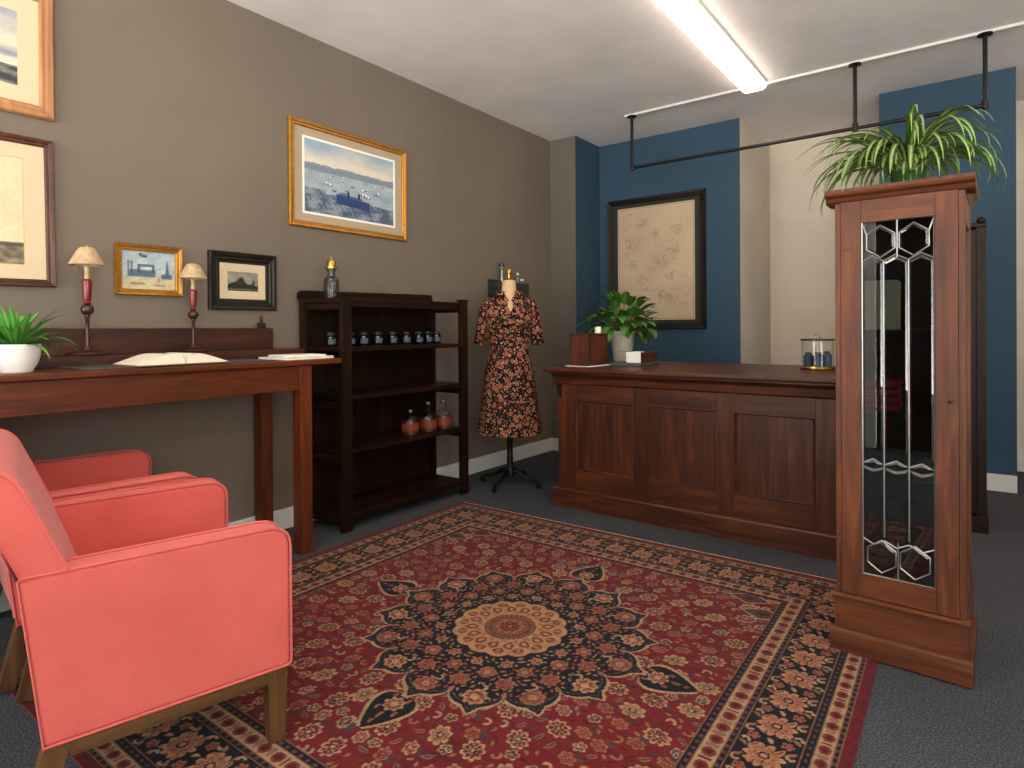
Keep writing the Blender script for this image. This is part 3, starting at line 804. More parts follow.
# ------------------------------------------------------------------ writing desk
DX, DZ = -2.735, 1.0
t = thing('writing_desk', 'long reddish brown standing desk along the grey wall', 'desk', (0, 0, 0))
MB().box(-3.19, DX, .43, 2.105, DZ - .03, DZ, .008, 3).build('tabletop', DESKW['y'], t)
each('apron', DESKW['y'], t, [(DX - .045, DX - .022, .525, 1.855, .845, DZ - .03), (-3.17, -3.15, .525, 1.855, .845, DZ - .03)], .003)
each('end_apron', DESKW['x'], t, [(-3.11, DX - .085, 1.868, 1.89, .845, DZ - .03), (-3.11, DX - .085, .475, .495, .845, DZ - .03)])
for x in (DX - .048, -3.145):
    for y in (.486, 1.887):
        MB().box(x - .036, x + .036, y - .034, y + .036, 0, DZ - .03, .005).build('leg', DESKW['z'], t)
MB().box(-3.19, -3.168, .45, 1.965, DZ, 1.165, .004).build('back_board', SPLASHW['y'], t)
MB().box(-3.168, -3.045, .45, 2.085, DZ, DZ + .047, .004).build('raised_ledge', SPLASHW['y'], t)

def lamp(loc, s, label):
    t = thing('table_lamp', label, 'lamp', loc, 0, 'table lamps on the desk')
    MB().lathe([(0, 0), (.078, 0), (.08, .006), (.074, .013), (.045, .017), (.022, .024), (.014, .036), (.008, .045)], (0, 0, 0), 36).build('base', M['darkburg'], t)
    st = MB().lathe([(.0095, .04), (.0085, .06), (.0075, .10), (.0085, .165), (.012, .17), (.012, .175), (.008, .18), (.0, .181)], (0, 0, 0), 20); st.build('stem', M['darkburg'], t)
    MB().sphere((0, 0, .2), .026, 14).build('ball', M['darkburg'], t)
    MB().lathe([(.009, .224), (.016, .228), (.012, .234), (.0165, .25), (.0195, .31), (.02, .325), (.014, .332), (.01, .334)], (0, 0, 0), 24).build('column', M['burg'], t)
    MB().lathe([(.009, .33), (.011, .345), (.0085, .36), (.011, .392), (.0, .398)], (0, 0, 0), 18).build('socket', M['shade'], t)
    sh = MB(); sh.lathe([(.067, .394), (.069, .397), (.062, .408), (.05, .434), (.038, .457), (.030, .468), (.024, .472), (.022, .472), (.028, .466), (.036, .455), (.048, .432), (.060, .407), (.066, .396), (.067, .394)], (0, 0, 0), 40)
    sh = sh.build('shade', M['shade'], t)
    MB().lathe([(.0, .48), (.007, .479), (.009, .472), (0, .466)], (0, 0, 0), 14).build('finial', M['brass'], sh)
    MB().tube([(0, 0, .469), (.026, 0, .469)], .0015, 6).build('spider_arm', M['brass'], sh)
    ch = MB(); ch.tube([(.036, -.053, .394), (.036, -.053, .368)], .0012, 6); ch.sphere((.036, -.053, .365), .003, 6); ch.build('pull_chain', M['brass'], t)
    t.scale = (s, s, s); return t
lamp((-3.105, 1.033, DZ + .0472), 1.0, 'taller burgundy table lamp left of the small steamer painting')
lamp((-3.105, 1.49, DZ + .0472), .925, 'smaller burgundy table lamp between the steamer painting and the mountain print')

t = thing('wooden_bottle', 'tiny brown wooden bottle on the right end of the desk back board', 'ornament', (-3.179, 1.90, 1.1655))
MB().box(-.01, .01, -.022, .022, 0, .028, .003).build('base', SPLASHW['y'], t)
MB().lathe([(.0, .028), (.009, .028), (.009, .05), (.006, .056), (.006, .068), (.0, .07)], (0, 0, 0), 14).build('bottle', SPLASHW['z'], t)

tag(MB().box(-3.03, -2.77, .90, 1.74, 0, .004, .001).build('desk_blotter', M['slate'], None, loc=(0, 0, DZ + .0005)), 'thin slate grey desk blotter lying under the open book', 'blotter')

t = thing('open_book', 'open book with cream pages on the writing desk', 'book', (-2.868, 1.283, DZ + .0052), math.radians(3))
def pages(s):
    m = MB(); n = 14; top = []; bot = []
    for i in range(n + 1):
        q = i / n; y = s * (.004 + q * .188); z = .006 + .036 * math.sin(PI * q ** .5) + .006 * (1 - q)
        top.append((y, z)); bot.append((y, .004))
    return m.prism(top + bot[::-1], 'x', -.115, .115)
cv = MB(); cv.box(-.122, .122, -.2, .2, 0, .0035, .001)
cv.build('cover', M['cover'], t)
for s in (-1, 1): pages(s).build('page_block', M['page'], t)

for i, (x, y, z, w_, d_, h_, a, lab) in enumerate(((-2.875, 1.92, 0, .115, .15, .012, 5, 'lower white booklet of the pair on the right end of the desk'), (-2.885, 1.93, .0125, .09, .12, .009, -9, 'upper smaller white booklet lying on the other booklet at the desk end'))):
    t = thing('booklet', lab, 'booklet', (x, y, DZ + .005 * 0 + .0005 + z), math.radians(a), 'white booklets on the desk')
    MB().box(-w_ + .002, w_ - .002, -d_ + .002, d_ - .002, .0012, h_ - .0012).build('pages', M['page'], t)
    c = MB(); c.box(-w_, w_, -d_, d_, 0, .0012); c.box(-w_, w_, -d_, d_, h_ - .0012, h_); c.box(-w_, w_, -d_, -d_ + .0015, 0, h_); c.build('cover', M['white'], t)

# ------------------------------------------------------------------ plants
def leafmesh(name, leaves, mat, parent, colfn, K=9):
    V, Fc, Cc = [], [], []; nb = 0
    A = 5
    for pts, wid, fold in leaves:
        n = len(pts); pts = [Vector(p) for p in pts]
        for i in range(n):
            d = (pts[min(i + 1, n - 1)] - pts[max(i - 1, 0)]).normalized()
            sd = d.cross(Vector((0, 0, 1)))
            if sd.length < .05: sd = Vector((1, 0, 0))
            sd.normalize(); nr = sd.cross(d).normalized()
            for a in range(A):
                q = a / (A - 1) * 2 - 1
                p = pts[i] + sd * (q * wid[i]) + nr * (abs(q) * wid[i] * fold)
                V.append(tuple(p)); Cc.append(colfn(q, i / (n - 1)))
        for i in range(n - 1):
            for a in range(A - 1):
                k = nb + i * A + a; Fc.append((k, k + 1, k + A + 1, k + A))
        nb += n * A
    return raw(name, V, Fc, mat, parent, lin(np.array(Cc)), smooth=True)

def arc_leaf(rnd, base_p, az, elev, length, droop, n=10):
    p = Vector(base_p); out = [p.copy()]; e = elev; st = length / (n - 1)
    for i in range(n - 1):
        p = p + Vector((math.cos(az) * math.cos(e), math.sin(az) * math.cos(e), math.sin(e))) * st
        out.append(p.copy()); e -= droop / (n - 1) * (0.5 + 1.0 * i / n)
        az += rnd.uniform(-.04, .04)
    return out
def taper(n, w, base=.6, peak=.3):
    o = []
    for i in range(n):
        q = i / (n - 1)
        o.append(max(.0006, w * (base + (1 - base) * min(1, q / peak)) * (1 - max(0, (q - peak) / (1 - peak)) ** 1.6)))
    return o

# desk plant in white bowl
t = thing('potted_plant', 'green strappy plant in a white bowl on the left end of the desk', 'plant', (-2.845, .715, DZ + .0005), 0)
MB().lathe([(0, 0), (.05, 0), (.053, .004), (.054, .012), (.066, .03), (.074, .06), (.077, .095), (.0775, .105), (.073, .105), (.071, .09), (0, .088)], (0, 0, 0), 40).build('pot', M['pot'], t)
MB().lathe([(0, .09), (.07, .09), (.04, .096), (0, .098)], (0, 0, 0), 28).build('soil', M['soil'], t)
rnd = random.Random(3); lv = []
for i in range(58):
    az = i * 2.399 + rnd.uniform(-.3, .3); q = i / 58
    el = 1.45 - q * 1.15 + rnd.uniform(-.1, .1); ln = rnd.uniform(.15, .215) * (1 if q > .2 else .8)
    lv.append((arc_leaf(rnd, (.02 * math.cos(az), .02 * math.sin(az), .09), az, el, ln, .5 + q * 1.2), taper(10, rnd.uniform(.010, .0145), .5, .45), .25))
leafmesh('foliage', lv, M['leaf'], t, lambda q, s: np.array((66, 118, 44.)) * (1.0 + .45 * (1 - abs(q)) * (s > .1)) * (.8 + .35 * s))

# spider plant on the display cabinet
# ------------------------------------------------------------------ display cabinet
CT = thing('display_cabinet', 'tall red brown cabinet with leaded clear glass door, overlapping the rug edge', 'cabinet', (-.21, 2.425, .0067), math.radians(-1.6))
HW = .187; DP = .43
def cabprof(x0, x1, y1, z0, z1, bev=.003): return (x0, x1, .012, y1, z0, z1, bev)
MB().box(-.2035, .2035, -.008, DP + .01, 0, .068, .003).build('plinth', CABW['x'], CT)
MB().prism([(-.008, .068), (-.008, .071), (.0, .079), (.006, .081), (.02, .081), (.02, .068)], 'x', -.2035, .2035).build('plinth_moulding', CABW['x'], CT, smooth=False)
MB().box(-.191, .191, .004, DP + .004, .068, .190, .002).build('base_panel', CABW['x'], CT)
MB().prism([(.002, .186), (-.004, .19), (-.004, .196), (.004, .202), (.02, .204), (.02, .186)], 'x', -.197, .197).build('base_moulding', CABW['x'], CT, smooth=False)
# carcass: corner stiles, side panels, back, top, shelves
for x in (-1, 1):
    each('stile', CABW['z'], CT, [(*sorted((x * HW, x * (HW - .018))), .012, .05, .2, 1.588), (*sorted((x * HW, x * (HW - .03))), DP - .05, DP, .2, 1.588)])
    each('side_rail', CABW['y'], CT, [(*sorted((x * (HW - .002), x * (HW - .016))), .05, DP - .05, .2, .30), (*sorted((x * (HW - .002), x * (HW - .016))), .05, DP - .05, 1.49, 1.588)])
    MB().box(*sorted((x * (HW - .008), x * (HW - .012))), .05, DP - .05, .30, 1.49).build('side_glass', M['glass'], CT)
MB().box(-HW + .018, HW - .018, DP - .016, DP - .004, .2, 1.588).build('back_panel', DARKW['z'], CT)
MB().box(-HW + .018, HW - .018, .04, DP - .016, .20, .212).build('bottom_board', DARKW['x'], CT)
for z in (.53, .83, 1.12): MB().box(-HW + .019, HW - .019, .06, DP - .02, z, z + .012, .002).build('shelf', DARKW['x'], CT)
# door
d = MB(); gx0, gx1, gz0, gz1 = -.106, .107, .285, 1.505
d.box(-HW + .0185, gx0, .008, .03, .205, 1.586, .002)
door = d.build('door', CABW['z'], CT)
each('door_stile', CABW['z'], door, [(gx1, HW - .0185, .008, .03, .205, 1.586)])
each('door_rail', CABW['x'], door, [(gx0, gx1, .008, .03, .205, gz0), (gx0, gx1, .008, .03, gz1, 1.586)])
# leaded light: came lines in (u, z) and bevelled panes
u0, u1 = gx0 + .002, gx1 - .002; wu = u1 - u0
def came(m, pts, rr=.0026):
    m.tube([(x, .016, z) for x, z in pts], rr, 6)
c = MB()
came(c, [(u0, gz0), (u1, gz0), (u1, gz1), (u0, gz1)][:] + [(u0, gz0)], .0032)
cols = [u0 + wu * .31, u0 + wu * .655]
um = u0 + wu / 2
def panel_poly(pts, m, inset=.0085, dep=.0036):
    """a pane with four-sided bevelled rim"""
    t_ = bmesh.new(); P = [Vector((x, z)) for x, z in pts]; cen = sum(P, Vector((0, 0))) / len(P)
    n = len(P); inn = []
    for i in range(n):
        a, b, e = P[i - 1], P[i], P[(i + 1) % n]
        n1 = Vector((-(b - a).y, (b - a).x)).normalized(); n2 = Vector((-(e - b).y, (e - b).x)).normalized()
        k = (n1 + n2); k = k / max(.35, k.length_squared / 2) 
        if (cen - b).dot(k) < 0: k = -k
        inn.append(b + k * inset)
    O = [t_.verts.new((p.x, .0165, p.y)) for p in P]; I = [t_.verts.new((p.x, .0165 - dep, p.y)) for p in inn]
    for i in range(n): t_.faces.new((O[i], O[(i + 1) % n], I[(i + 1) % n], I[i]))
    t_.faces.new(I); m._take(t_)
panes = []
zt1, zt2 = gz1 - .014, gz1 - .125               # top hexagon band
zb1, zb2 = gz0 + .014, gz0 + .125
def hexband(za, zb, sgn):
    """two long hexagons side by side between za (outer edge) and zb (inner edge)"""
    mid1, mid2 = za + (zb - za) * .27, za + (zb - za) * .73
    for k in (0, 1):
        a = u0 + wu * (.135 + k * .46 - .0); b = a + wu * .36
        a = u0 + wu * (.07 + .46 * k); b = a + wu * .40; m_ = (a + b) / 2
        hexa = [(a, mid1), (m_, za), (b, mid1), (b, mid2), (m_, zb), (a, mid2)]
        panes.append(hexa); came(c, hexa + [hexa[0]])
hexband(zt1, zt2, 1); hexband(zb1, zb2, -1)
came(c, [(um, gz1), (um, zt2 - .004)]); came(c, [(um, gz0), (um, zb2 + .004)])
for x, za in ((u0, zt1), (u1, zt1)): came(c, [(x, gz1), (x + (wu * .07 if x == u0 else -wu * .07), za - .03)])
# side slivers
zdia = .67
tops = zt2 - .012; 
for x in cols: came(c, [(x, zb2 + .012), (x, tops)])
edges = [u0] + cols + [u1]
for i in range(3):
    a, b = edges[i], edges[i + 1]; m_ = (a + b) / 2; pk = .022
    panes.append([(a, tops - .006), (m_, tops + pk * .6), (b, tops - .006), (b, zdia + .006), (m_, zdia + pk), (a, zdia + .006)])
    panes.append([(a, zdia - .006), (m_, zdia - pk + .004), (b, zdia - .006), (b, zb2 + .006), (m_, zb2 - pk * .5), (a, zb2 + .006)])
    dia = [(a, zdia), (m_, zdia + pk - .004), (b, zdia), (m_, zdia - pk + .008)]
    panes.append(dia); came(c, dia + [dia[0]], .002)
    came(c, [(a, tops), (m_, tops + pk * .9), (b, tops)]); came(c, [(a, zb2), (m_, zb2 - pk * .8), (b, zb2)])
g = MB()
for p in panes: panel_poly(p, g)
g.box(u0, u1, .0172, .0186, gz0, gz1)
g.build('leaded_glass', M['door'], door, smooth=False)
c.build('lead_came', M['lead'], door)
MB().lathe([(0, -.004), (.006, -.004), (.007, 0), (.004, .004), (.004, .008)], (0, 0, 0), 12, Matrix.Translation((HW - .04, .006, .9)) @ Matrix.Rotation(PI / 2, 4, 'X')).build('keyhole_plate', M['plug'], door)
# cornice
cor = MB().prism([(.012, 1.578), (.004, 1.584), (-.002, 1.596), (-.018, 1.604), (-.022, 1.612), (-.022, 1.624), (.10, 1.624), (.10, 1.578)], 'x', -.214, .214)
cor.prism([(HW, 1.578), (HW + .006, 1.588), (HW + .012, 1.598), (.21, 1.606), (.214, 1.612), (.214, 1.624), (-.214, 1.624), (-.214, 1.612), (-.21, 1.606), (-HW - .012, 1.598), (-HW - .006, 1.588), (-HW, 1.578)], 'y', .02, DP + .012)
cor.build('cornice', CABW['x'], CT, smooth=False)
# scroll inlay marks on the door stile
inl = MB()
for (cx, sg) in ((HW - .055, 1), (-HW + .045, -1)):
    for q in range(2):
        pts = [(cx + .018 * q * sg + (.011 - .0014 * k * .5) * math.cos(k * .55), .0077, 1.415 - .008 * q + (.011 - .0007 * k) * math.sin(k * .55)) for k in range(12)]
        inl.tube(pts, .0011, 5)
inl.build('scroll_carving', M['plug'], door)
# added stand-ins for the red and beige reflections in the door glass
T = CT.matrix_basis if False else Matrix.Translation(CT.location) @ Matrix.Rotation(math.radians(-1.6), 4, 'Z')
def incab(x, y, z): return T @ Vector((x, y, z))
t = thing('red_reflection_standin', 'dark red folds standing in for a reflection in the leaded glass, on the middle shelf of the tall cabinet', 'standin', incab(-.07, .2, .8425))
for k in range(4): MB().box(-.06, .06, -.09, .09, .028 * k, .027 * k + .026, .009, 3).build('fold', M['red'], t)
t = thing('small_box', 'beige box standing in for a reflection in the leaded glass, on the upper shelf of the tall cabinet', 'box', incab(-.07, .24, 1.1325))
MB().box(-.05, .05, -.07, .07, 0, .15, .003).build('body', M['mat'], t); MB().box(-.052, .052, -.072, .072, .15, .18, .003).build('lid', M['mat'], t)

# spider plant
t = thing('spider_plant', 'striped spider plant in a green pot on top of the tall cabinet', 'plant', (-.19, 2.63, 1.6255))
MB().lathe([(0, 0), (.042, 0), (.046, .008), (.053, .03), (.057, .07), (.06, .074), (.06, .084), (.054, .084), (.052, .072), (0, .07)], (0, 0, 0), 36).build('pot', M['greenpot'], t)
MB().lathe([(0, .073), (.051, .073), (.03, .077), (0, .078)], (0, 0, 0), 24).build('soil', M['soil'], t)
rnd = random.Random(8); lv = []
for i in range(170):
    az = i * 2.399 + rnd.uniform(-.35, .35); q = i / 170
    el = 1.35 - 0.85 * q + rnd.uniform(-.18, .18); ln = rnd.uniform(.20, .40)
    pts = arc_leaf(rnd, (.025 * math.cos(az), .025 * math.sin(az), .078), az, el, ln, rnd.uniform(2.4, 3.5), 16)
    lv.append((pts, taper(16, rnd.uniform(.0085, .0125), .55, .35), .4))
for i in range(26):
    az = rnd.uniform(2.3, 5.6)
    pts = arc_leaf(rnd, (.025 * math.cos(az), .025 * math.sin(az), .078), az, rnd.uniform(.5, 1.0), rnd.uniform(.36, .46), rnd.uniform(2.0, 2.7), 18)
    lv.append((pts, taper(18, rnd.uniform(.009, .0125), .55, .35), .4))
lv = [l for l in lv if min(p.z for p in l[0]) > -.13 and all(not (p.z < .014 and -.235 < p.x + .02 < .235 and -.245 < p.y < .26) for p in l[0])]
leafmesh('foliage', lv, M['leaf'], t, lambda q, s: (np.array((176, 182, 118.)) if abs(q) < .3 else np.array((72, 104, 38.)) * (.75 + .5 * s)))

# second dark cabinet standing behind
t = thing('hall_stand', 'tall very dark carved wooden stand, a strip seen right behind the glazed cabinet', 'stand', (-.13, 4.29, 0))
for x in (-.16, .16): each('post', DARKW['z'], t, [(x - .022, x + .022, 0, .04, .09, 1.70), (x - .02, x + .02, .26, .30, .09, 1.70)])
MB().box(-.14, .14, .27, .285, .1, 1.66).build('back_panel', DARKW['z'], t)
for x in (-.172, .172): MB().box(x - .006, x + .006, .04, .26, .10, 1.66).build('side_panel', DARKW['z'], t)
MB().box(-.19, .19, -.01, .31, 0, .09, .006).build('plinth', DARKW['x'], t)
MB().box(-.14, .14, .01, .03, .10, 1.69, .004).build('door', DARKW['z'], t)
for z in (.82, 1.2): MB().box(-.165, .165, .032, .269, z, z + .02).build('shelf', DARKW['x'], t)
w = MB(); w.box(-.185, .185, -.01, .31, 1.70, 1.725, .005); 
for k in range(5): w.sphere((-.16 + .08 * k, .0, 1.735), .022, 8)
w.build('carved_top', DARKW['x'], t)

# ------------------------------------------------------------------ bookshelf
t = thing('bookshelf', 'dark wooden open shelf unit against the wall beside the mannequin', 'shelf', (0, 0, 0))
BY0, BY1, BX0, BX1 = 2.188, 3.262, -3.19, -2.842
for y in (BY0, BY1 - .068):
    p = MB(); p.box(BX1 - .034, BX1, y, y + .068, 0, 1.345, .004); p.box(BX1 - .044, BX1 + .004, y - .004, y + .072, 1.345, 1.356, .003); p.build('front_post', DARKW['z'], t)
    yb = y - .052 if y < 2.5 else y + .014
    MB().box(BX0 + .015, BX0 + .05, yb, yb + .04, 0, 1.335, .004).build('back_post', DARKW['z'], t)
LV = [(.10, .085), (.468, .44), (.776, .748), (1.052, 1.025)]
for zt_, zb_ in LV:
    MB().prism([(BX0 + .016, BY0 - .02), (BX1 - .004, BY0 + .03), (BX1 - .004, BY1 - .03), (BX0 + .016, BY1 - .03)], 'z', zb_ + .002, zt_, .003).build('shelf_board', DARKW['y'], t)
MB().prism([(BX0 + .012, BY0 - .052), (BX1 - .008, BY0 + .012), (BX1 - .008, BY1 - .012), (BX0 + .012, BY1 - .012)], 'z', 1.308, 1.336, .003).build('top_board', DARKW['y'], t)
for y, dy in ((BY0 + .018, -.05), (BY1 - .048, 0)):
    for z in (1.268, .70, .40, .045):
        MB().prism([(BX0 + .05, y + dy), (BX1 - .034, y), (BX1 - .034, y + .03), (BX0 + .05, y + dy + .03)], 'z', z, z + .038, .003).build('side_rail', DARKW['x'], t)
each('front_rail', DARKW['y'], t, [(BX1 - .03, BX1 - .008, BY0 + .068, BY1 - .068, 1.285, 1.3075), (BX1 - .03, BX1 - .008, BY0 + .068, BY1 - .068, .06, .0865)])
MB().box(BX0 + .004, BX0 + .015, BY0 - .04, BY1 - .03, .06, 1.307).build('back_panel', DARKW['z'], t)
MB().prism(rounded([(BY0 - .058, 1.3365), (BY1 - .02, 1.3365), (BY1 - .02, 1.402), (BY0 - .058, 1.386)], {2: .03, 3: .03}, 0), 'x', BX0 + .002, BX0 + .026, .003).build('upstand', DARKW['y'], t)
# nine jars
def jar_proto():
    t = thing('glass_jar', '', 'jar', (0, 0, 0), 0, 'dark jars on the shelf')
    MB().lathe([(0, 0), (.029, 0), (.031, .003), (.031, .058), (.027, .063), (.024, .066), (0, .066)], (0, 0, 0), 20).build('body', M['jar'], t)
    MB().lathe([(0, .0655), (.0235, .0655), (.025, .068), (.025, .082), (.022, .085), (0, .085)], (0, 0, 0), 20).build('lid', M['darkmetal'], t)
    lb = MB(); t_ = bmesh.new(); n = 10; vs = []
    for z in (.014, .046):
        vs.append([t_.verts.new((.0316 * math.cos(-1.2 + 1.7 * i / n), .0316 * math.sin(-1.2 + 1.7 * i / n), z)) for i in range(n + 1)])
    for i in range(n): t_.faces.new((vs[0][i], vs[0][i + 1], vs[1][i + 1], vs[1][i]))
    lb._take(t_); lb.build('label_band', M['jarlabel'], t)
    return t
JY = [2.275, 2.415, 2.52, 2.635, 2.757, 2.882, 2.996, 3.085, 3.175]
ORD = ['leftmost dark glass jar in the row, seen through the side of the shelf', 'second dark glass jar from the left, just right of the front post', 'third dark glass jar from the left in the shelf row', 'fourth dark glass jar from the left in the shelf row',
       'fifth, middle dark glass jar in the row of nine', 'sixth dark glass jar from the left in the shelf row', 'third dark glass jar from the right end of the shelf row', 'second dark glass jar from the right end of the shelf row', 'rightmost dark glass jar in the row, next to the right front post']
for i, y in enumerate(JY):
    if i == 0: J = jar_proto(); J.location = (-3.06, y, 1.0525); J['label'] = ORD[0]
    else: dup(J, (-3.06, y, 1.0525), ORD[i], rotz=.2 * math.sin(i * 2.1))
# three larger bottles with rust labels
for y, h, lab in ((2.785, .165, 'left and shortest of the three rust filled glass bottles on the third shelf'), (2.945, .20, 'middle of the three rust filled glass bottles on the third shelf'), (3.095, .197, 'right hand glass bottle with rust contents, nearest the mannequin')):
    t = thing('glass_bottle', lab, 'bottle', (-2.925, y, .4685), 0, 'rust filled bottles')
    R_ = .058 if h > .17 else .056
    MB().lathe([(0, 0), (R_ - .004, 0), (R_, .005), (R_, .098), (R_ - .008, .115), (.024, .134), (.017, .142), (.016, h - .03), (.02, h - .028), (.02, h - .02), (0, h - .02)], (0, 0, 0), 28).build('glass_body', M['glass'], t)
    MB().lathe([(0, .005), (R_ - .003, .005), (R_ - .003, .088), (0, .088)], (0, 0, 0), 28).build('contents', M['amber'], t)
    MB().lathe([(R_ + .0004, .03), (R_ + .001, .03), (R_ + .001, .08), (R_ + .0004, .08)], (0, 0, 0), 28).build('label_band', M['label'], t)
    MB().lathe([(0, h - .0198), (.016, h - .0198), (.019, h - .012), (.017, h - .003), (0, h)], (0, 0, 0), 18).build('stopper', M['tin'], t)
# bottle with brass cap on top
t = thing('apothecary_bottle', 'smoky glass bottle with a brass cap on top of the shelf unit', 'bottle', (-3.0, 2.235, 1.3365))
MB().lathe([(0, 0), (.042, 0), (.045, .004), (.045, .10), (.04, .115), (.024, .126), (.022, .135), (.022, .155), (.026, .158), (.026, .172), (.0, .172)], (0, 0, 0), 28).build('glass_body', M['smoke'], t)
MB().lathe([(0, .1725), (.04, .1725), (.04, .178), (.028, .18), (.027, .205), (.02, .222), (.008, .228), (.005, .24), (0, .242)], (0, 0, 0), 24).build('cap', M['brass'], t)

# ------------------------------------------------------------------ dress form and dress
MANY = math.radians(42)
mx, my = -2.735, 3.60
def sect(levels, n=56, folds=None):
    V, Fc = [], []
    for li, (z, a, b, oy) in enumerate(levels):
        for i in range(n):
            p = 2 * PI * i / n; k = 1.0
            if folds: k += folds(z, p)
            V.append((a * k * math.cos(p), oy + b * k * math.sin(p), z))
    for li in range(len(levels) - 1):
        for i in range(n):
            j = (i + 1) % n; Fc.append((li * n + i, li * n + j, (li + 1) * n + j, (li + 1) * n + i))
    return V, Fc
def interp(keys, n):
    zs = np.linspace(keys[0][0], keys[-1][0], n); k = np.array(keys)
    o = []
    for z in zs:
        row = [z]
        for c_ in (1, 2, 3):
            # smooth (cosine) interpolation
            i = min(len(k) - 2, max(0, np.searchsorted(k[:, 0], z) - 1)); q = (z - k[i, 0]) / (k[i + 1, 0] - k[i, 0]); q = min(1, max(0, q))
            row.append(k[i, c_] + (k[i + 1, c_] - k[i, c_]) * (q * .4 + .6 * (q * q * (3 - 2 * q))))
        o.append(tuple(row))
    return o
t = thing('dress_form', 'cream tailor dress form on a dark iron caster stand in the room corner', 'mannequin', (mx, my, 0), MANY)
TK = [(.86, .165, .12, 0), (1.0, .125, .095, 0), (1.13, .15, .105, 0), (1.2, .155, .118, -.012), (1.3, .16, .10, 0), (1.355, .155, .08, .01), (1.395, .085, .065, .012), (1.42, .055, .055, .008), (1.5, .05, .052, 0)]
V, Fc = sect(interp(TK, 46)); raw('torso', V, Fc, M['form'], t, smooth=True)
MB().lathe([(0, 1.499), (.05, 1.499), (.049, 1.506), (.03, 1.509), (0, 1.51)], (0, 0, 0), 26).build('neck_cap', M['form'], t)
MB().lathe([(0, 1.508), (.024, 1.508), (.02, 1.516), (.012, 1.522), (.012, 1.555), (.018, 1.562), (.019, 1.578), (.012, 1.59), (0, 1.593)], (0, 0, 0), 20).build('finial', M['brass'], t)
st = MB(); st.lathe([(.015, .12), (.015, .9)], (0, 0, 0), 14); st.lathe([(.034, .07), (.036, .10), (.028, .13), (.022, .17), (.026, .2), (.022, .215), (.022, .33), (.026, .34), (.024, .36), (.015, .365)], (0, 0, 0), 20); st.build('pole', M['iron'], t)
for k in range(4):
    a = k * PI / 2 + PI / 4 + .2
    b = MB(); cs, sn = math.cos(a), math.sin(a)
    b.tube([(cs * q, sn * q, z) for q, z in ((.02, .105), (.06, .11), (.11, .085), (.17, .058), (.225, .055))], [.016, .017, .014, .012, .011], 10)
    lg = b.build('leg', M['iron'], t)
    wv = MB(); wv.lathe([(0, -.008), (.02, -.008), (.024, -.005), (.024, .005), (.02, .008), (0, .008)], (0, 0, 0), 20, Matrix.Translation((cs * .232, sn * .232, .0245)) @ Matrix.Rotation(a, 4, 'Z') @ Matrix.Rotation(PI / 2, 4, 'X'))
    wv.tube([(cs * .225, sn * .225, .06), (cs * .232, sn * .232, .03)], .006, 8)
    wv.build('caster', M['iron'], lg)

t = thing('floral_dress', 'black knee length dress with coral flowers hanging on the dress form', 'dress', (mx, my, 0), MANY)
DK = [(.385, .23, .2, 0), (.6, .205, .175, 0), (.85, .178, .142, 0), (.96, .145, .115, 0), (1.005, .134, .104, 0), (1.05, .14, .108, 0), (1.13, .16, .118, 0), (1.2, .17, .134, -.016), (1.29, .175, .118, -.002), (1.35, .17, .094, .01), (1.385, .115, .08, .014), (1.405, .078, .07, .012), (1.42, .066, .064, .01)]
def fold(z, p):
    q = max(0, (1.0 - z) / .65); return .035 * q * math.sin(9 * p + .6) + .02 * q * math.sin(17 * p) + (.012 * math.sin(23 * p) if .99 < z < 1.06 else 0)
lev = interp(DK, 110); V, Fc = sect(lev, 120, fold)
keep = []
for fc in Fc:
    c_ = np.mean([V[i] for i in fc], axis=0)
    if c_[1] < 0:
        zz = c_[2]; hw_ = 0
        if 1.275 < zz < 1.372: hw_ = .021 * math.sin(PI * min(1, (zz - 1.275) / .097)) ** .7
        if zz > 1.365: hw_ = max(hw_, .012 + (zz - 1.365) * .75)
        if abs(c_[0]) < hw_: continue
    keep.append(fc)
body = raw('bodice_and_skirt', V, keep, M['dress'], t, smooth=True)
sm = body.modifiers.new('thickness', 'SOLIDIFY'); sm.thickness = .003; sm.offset = 1
for s in (-1, 1):
    m_ = MB(); pts = [(s * q, .012 + .0, z) for q, z in ((.12, 1.345), (.15, 1.335), (.172, 1.29), (.186, 1.22), (.2, 1.14), (.214, 1.035))]
    m_.tube(pts, [.042, .05, .05, .047, .045, .05], 24, cap=False)
    so = m_.build('sleeve', M['dress'], t); q_ = so.modifiers.new('thickness', 'SOLIDIFY'); q_.thickness = .003
    # collar leaf
    cpts = []
    for i in range(11):
        a = PI / 2 - s * (i / 10) * (PI * .86)
        cpts.append((.074 * math.cos(a) * 1.0, .012 + .07 * math.sin(a), 1.425, .115 * math.cos(a), .012 + .112 * math.sin(a), 1.385 - .012 * (i / 10)))
    Vc, F2 = [], []
    for p in cpts: Vc += [p[:3], ((p[0] + p[3]) / 2, (p[1] + p[4]) / 2, 1.424), p[3:]]
    for i in range(10):
        for k in (0, 1): a = i * 3 + k; F2.append((a, a + 1, a + 4, a + 3))
    co = raw('collar', Vc, F2, M['dress'], t, smooth=True); q_ = co.modifiers.new('thickness', 'SOLIDIFY'); q_.thickness = .004
bt = MB(); bt.lathe([(1.0, .985), (1.03, .99), (1.03, 1.02), (1.0, 1.025)], (0, 0, 0), 60, None, .138, .108); bt.build('waistband', M['dress'], t)

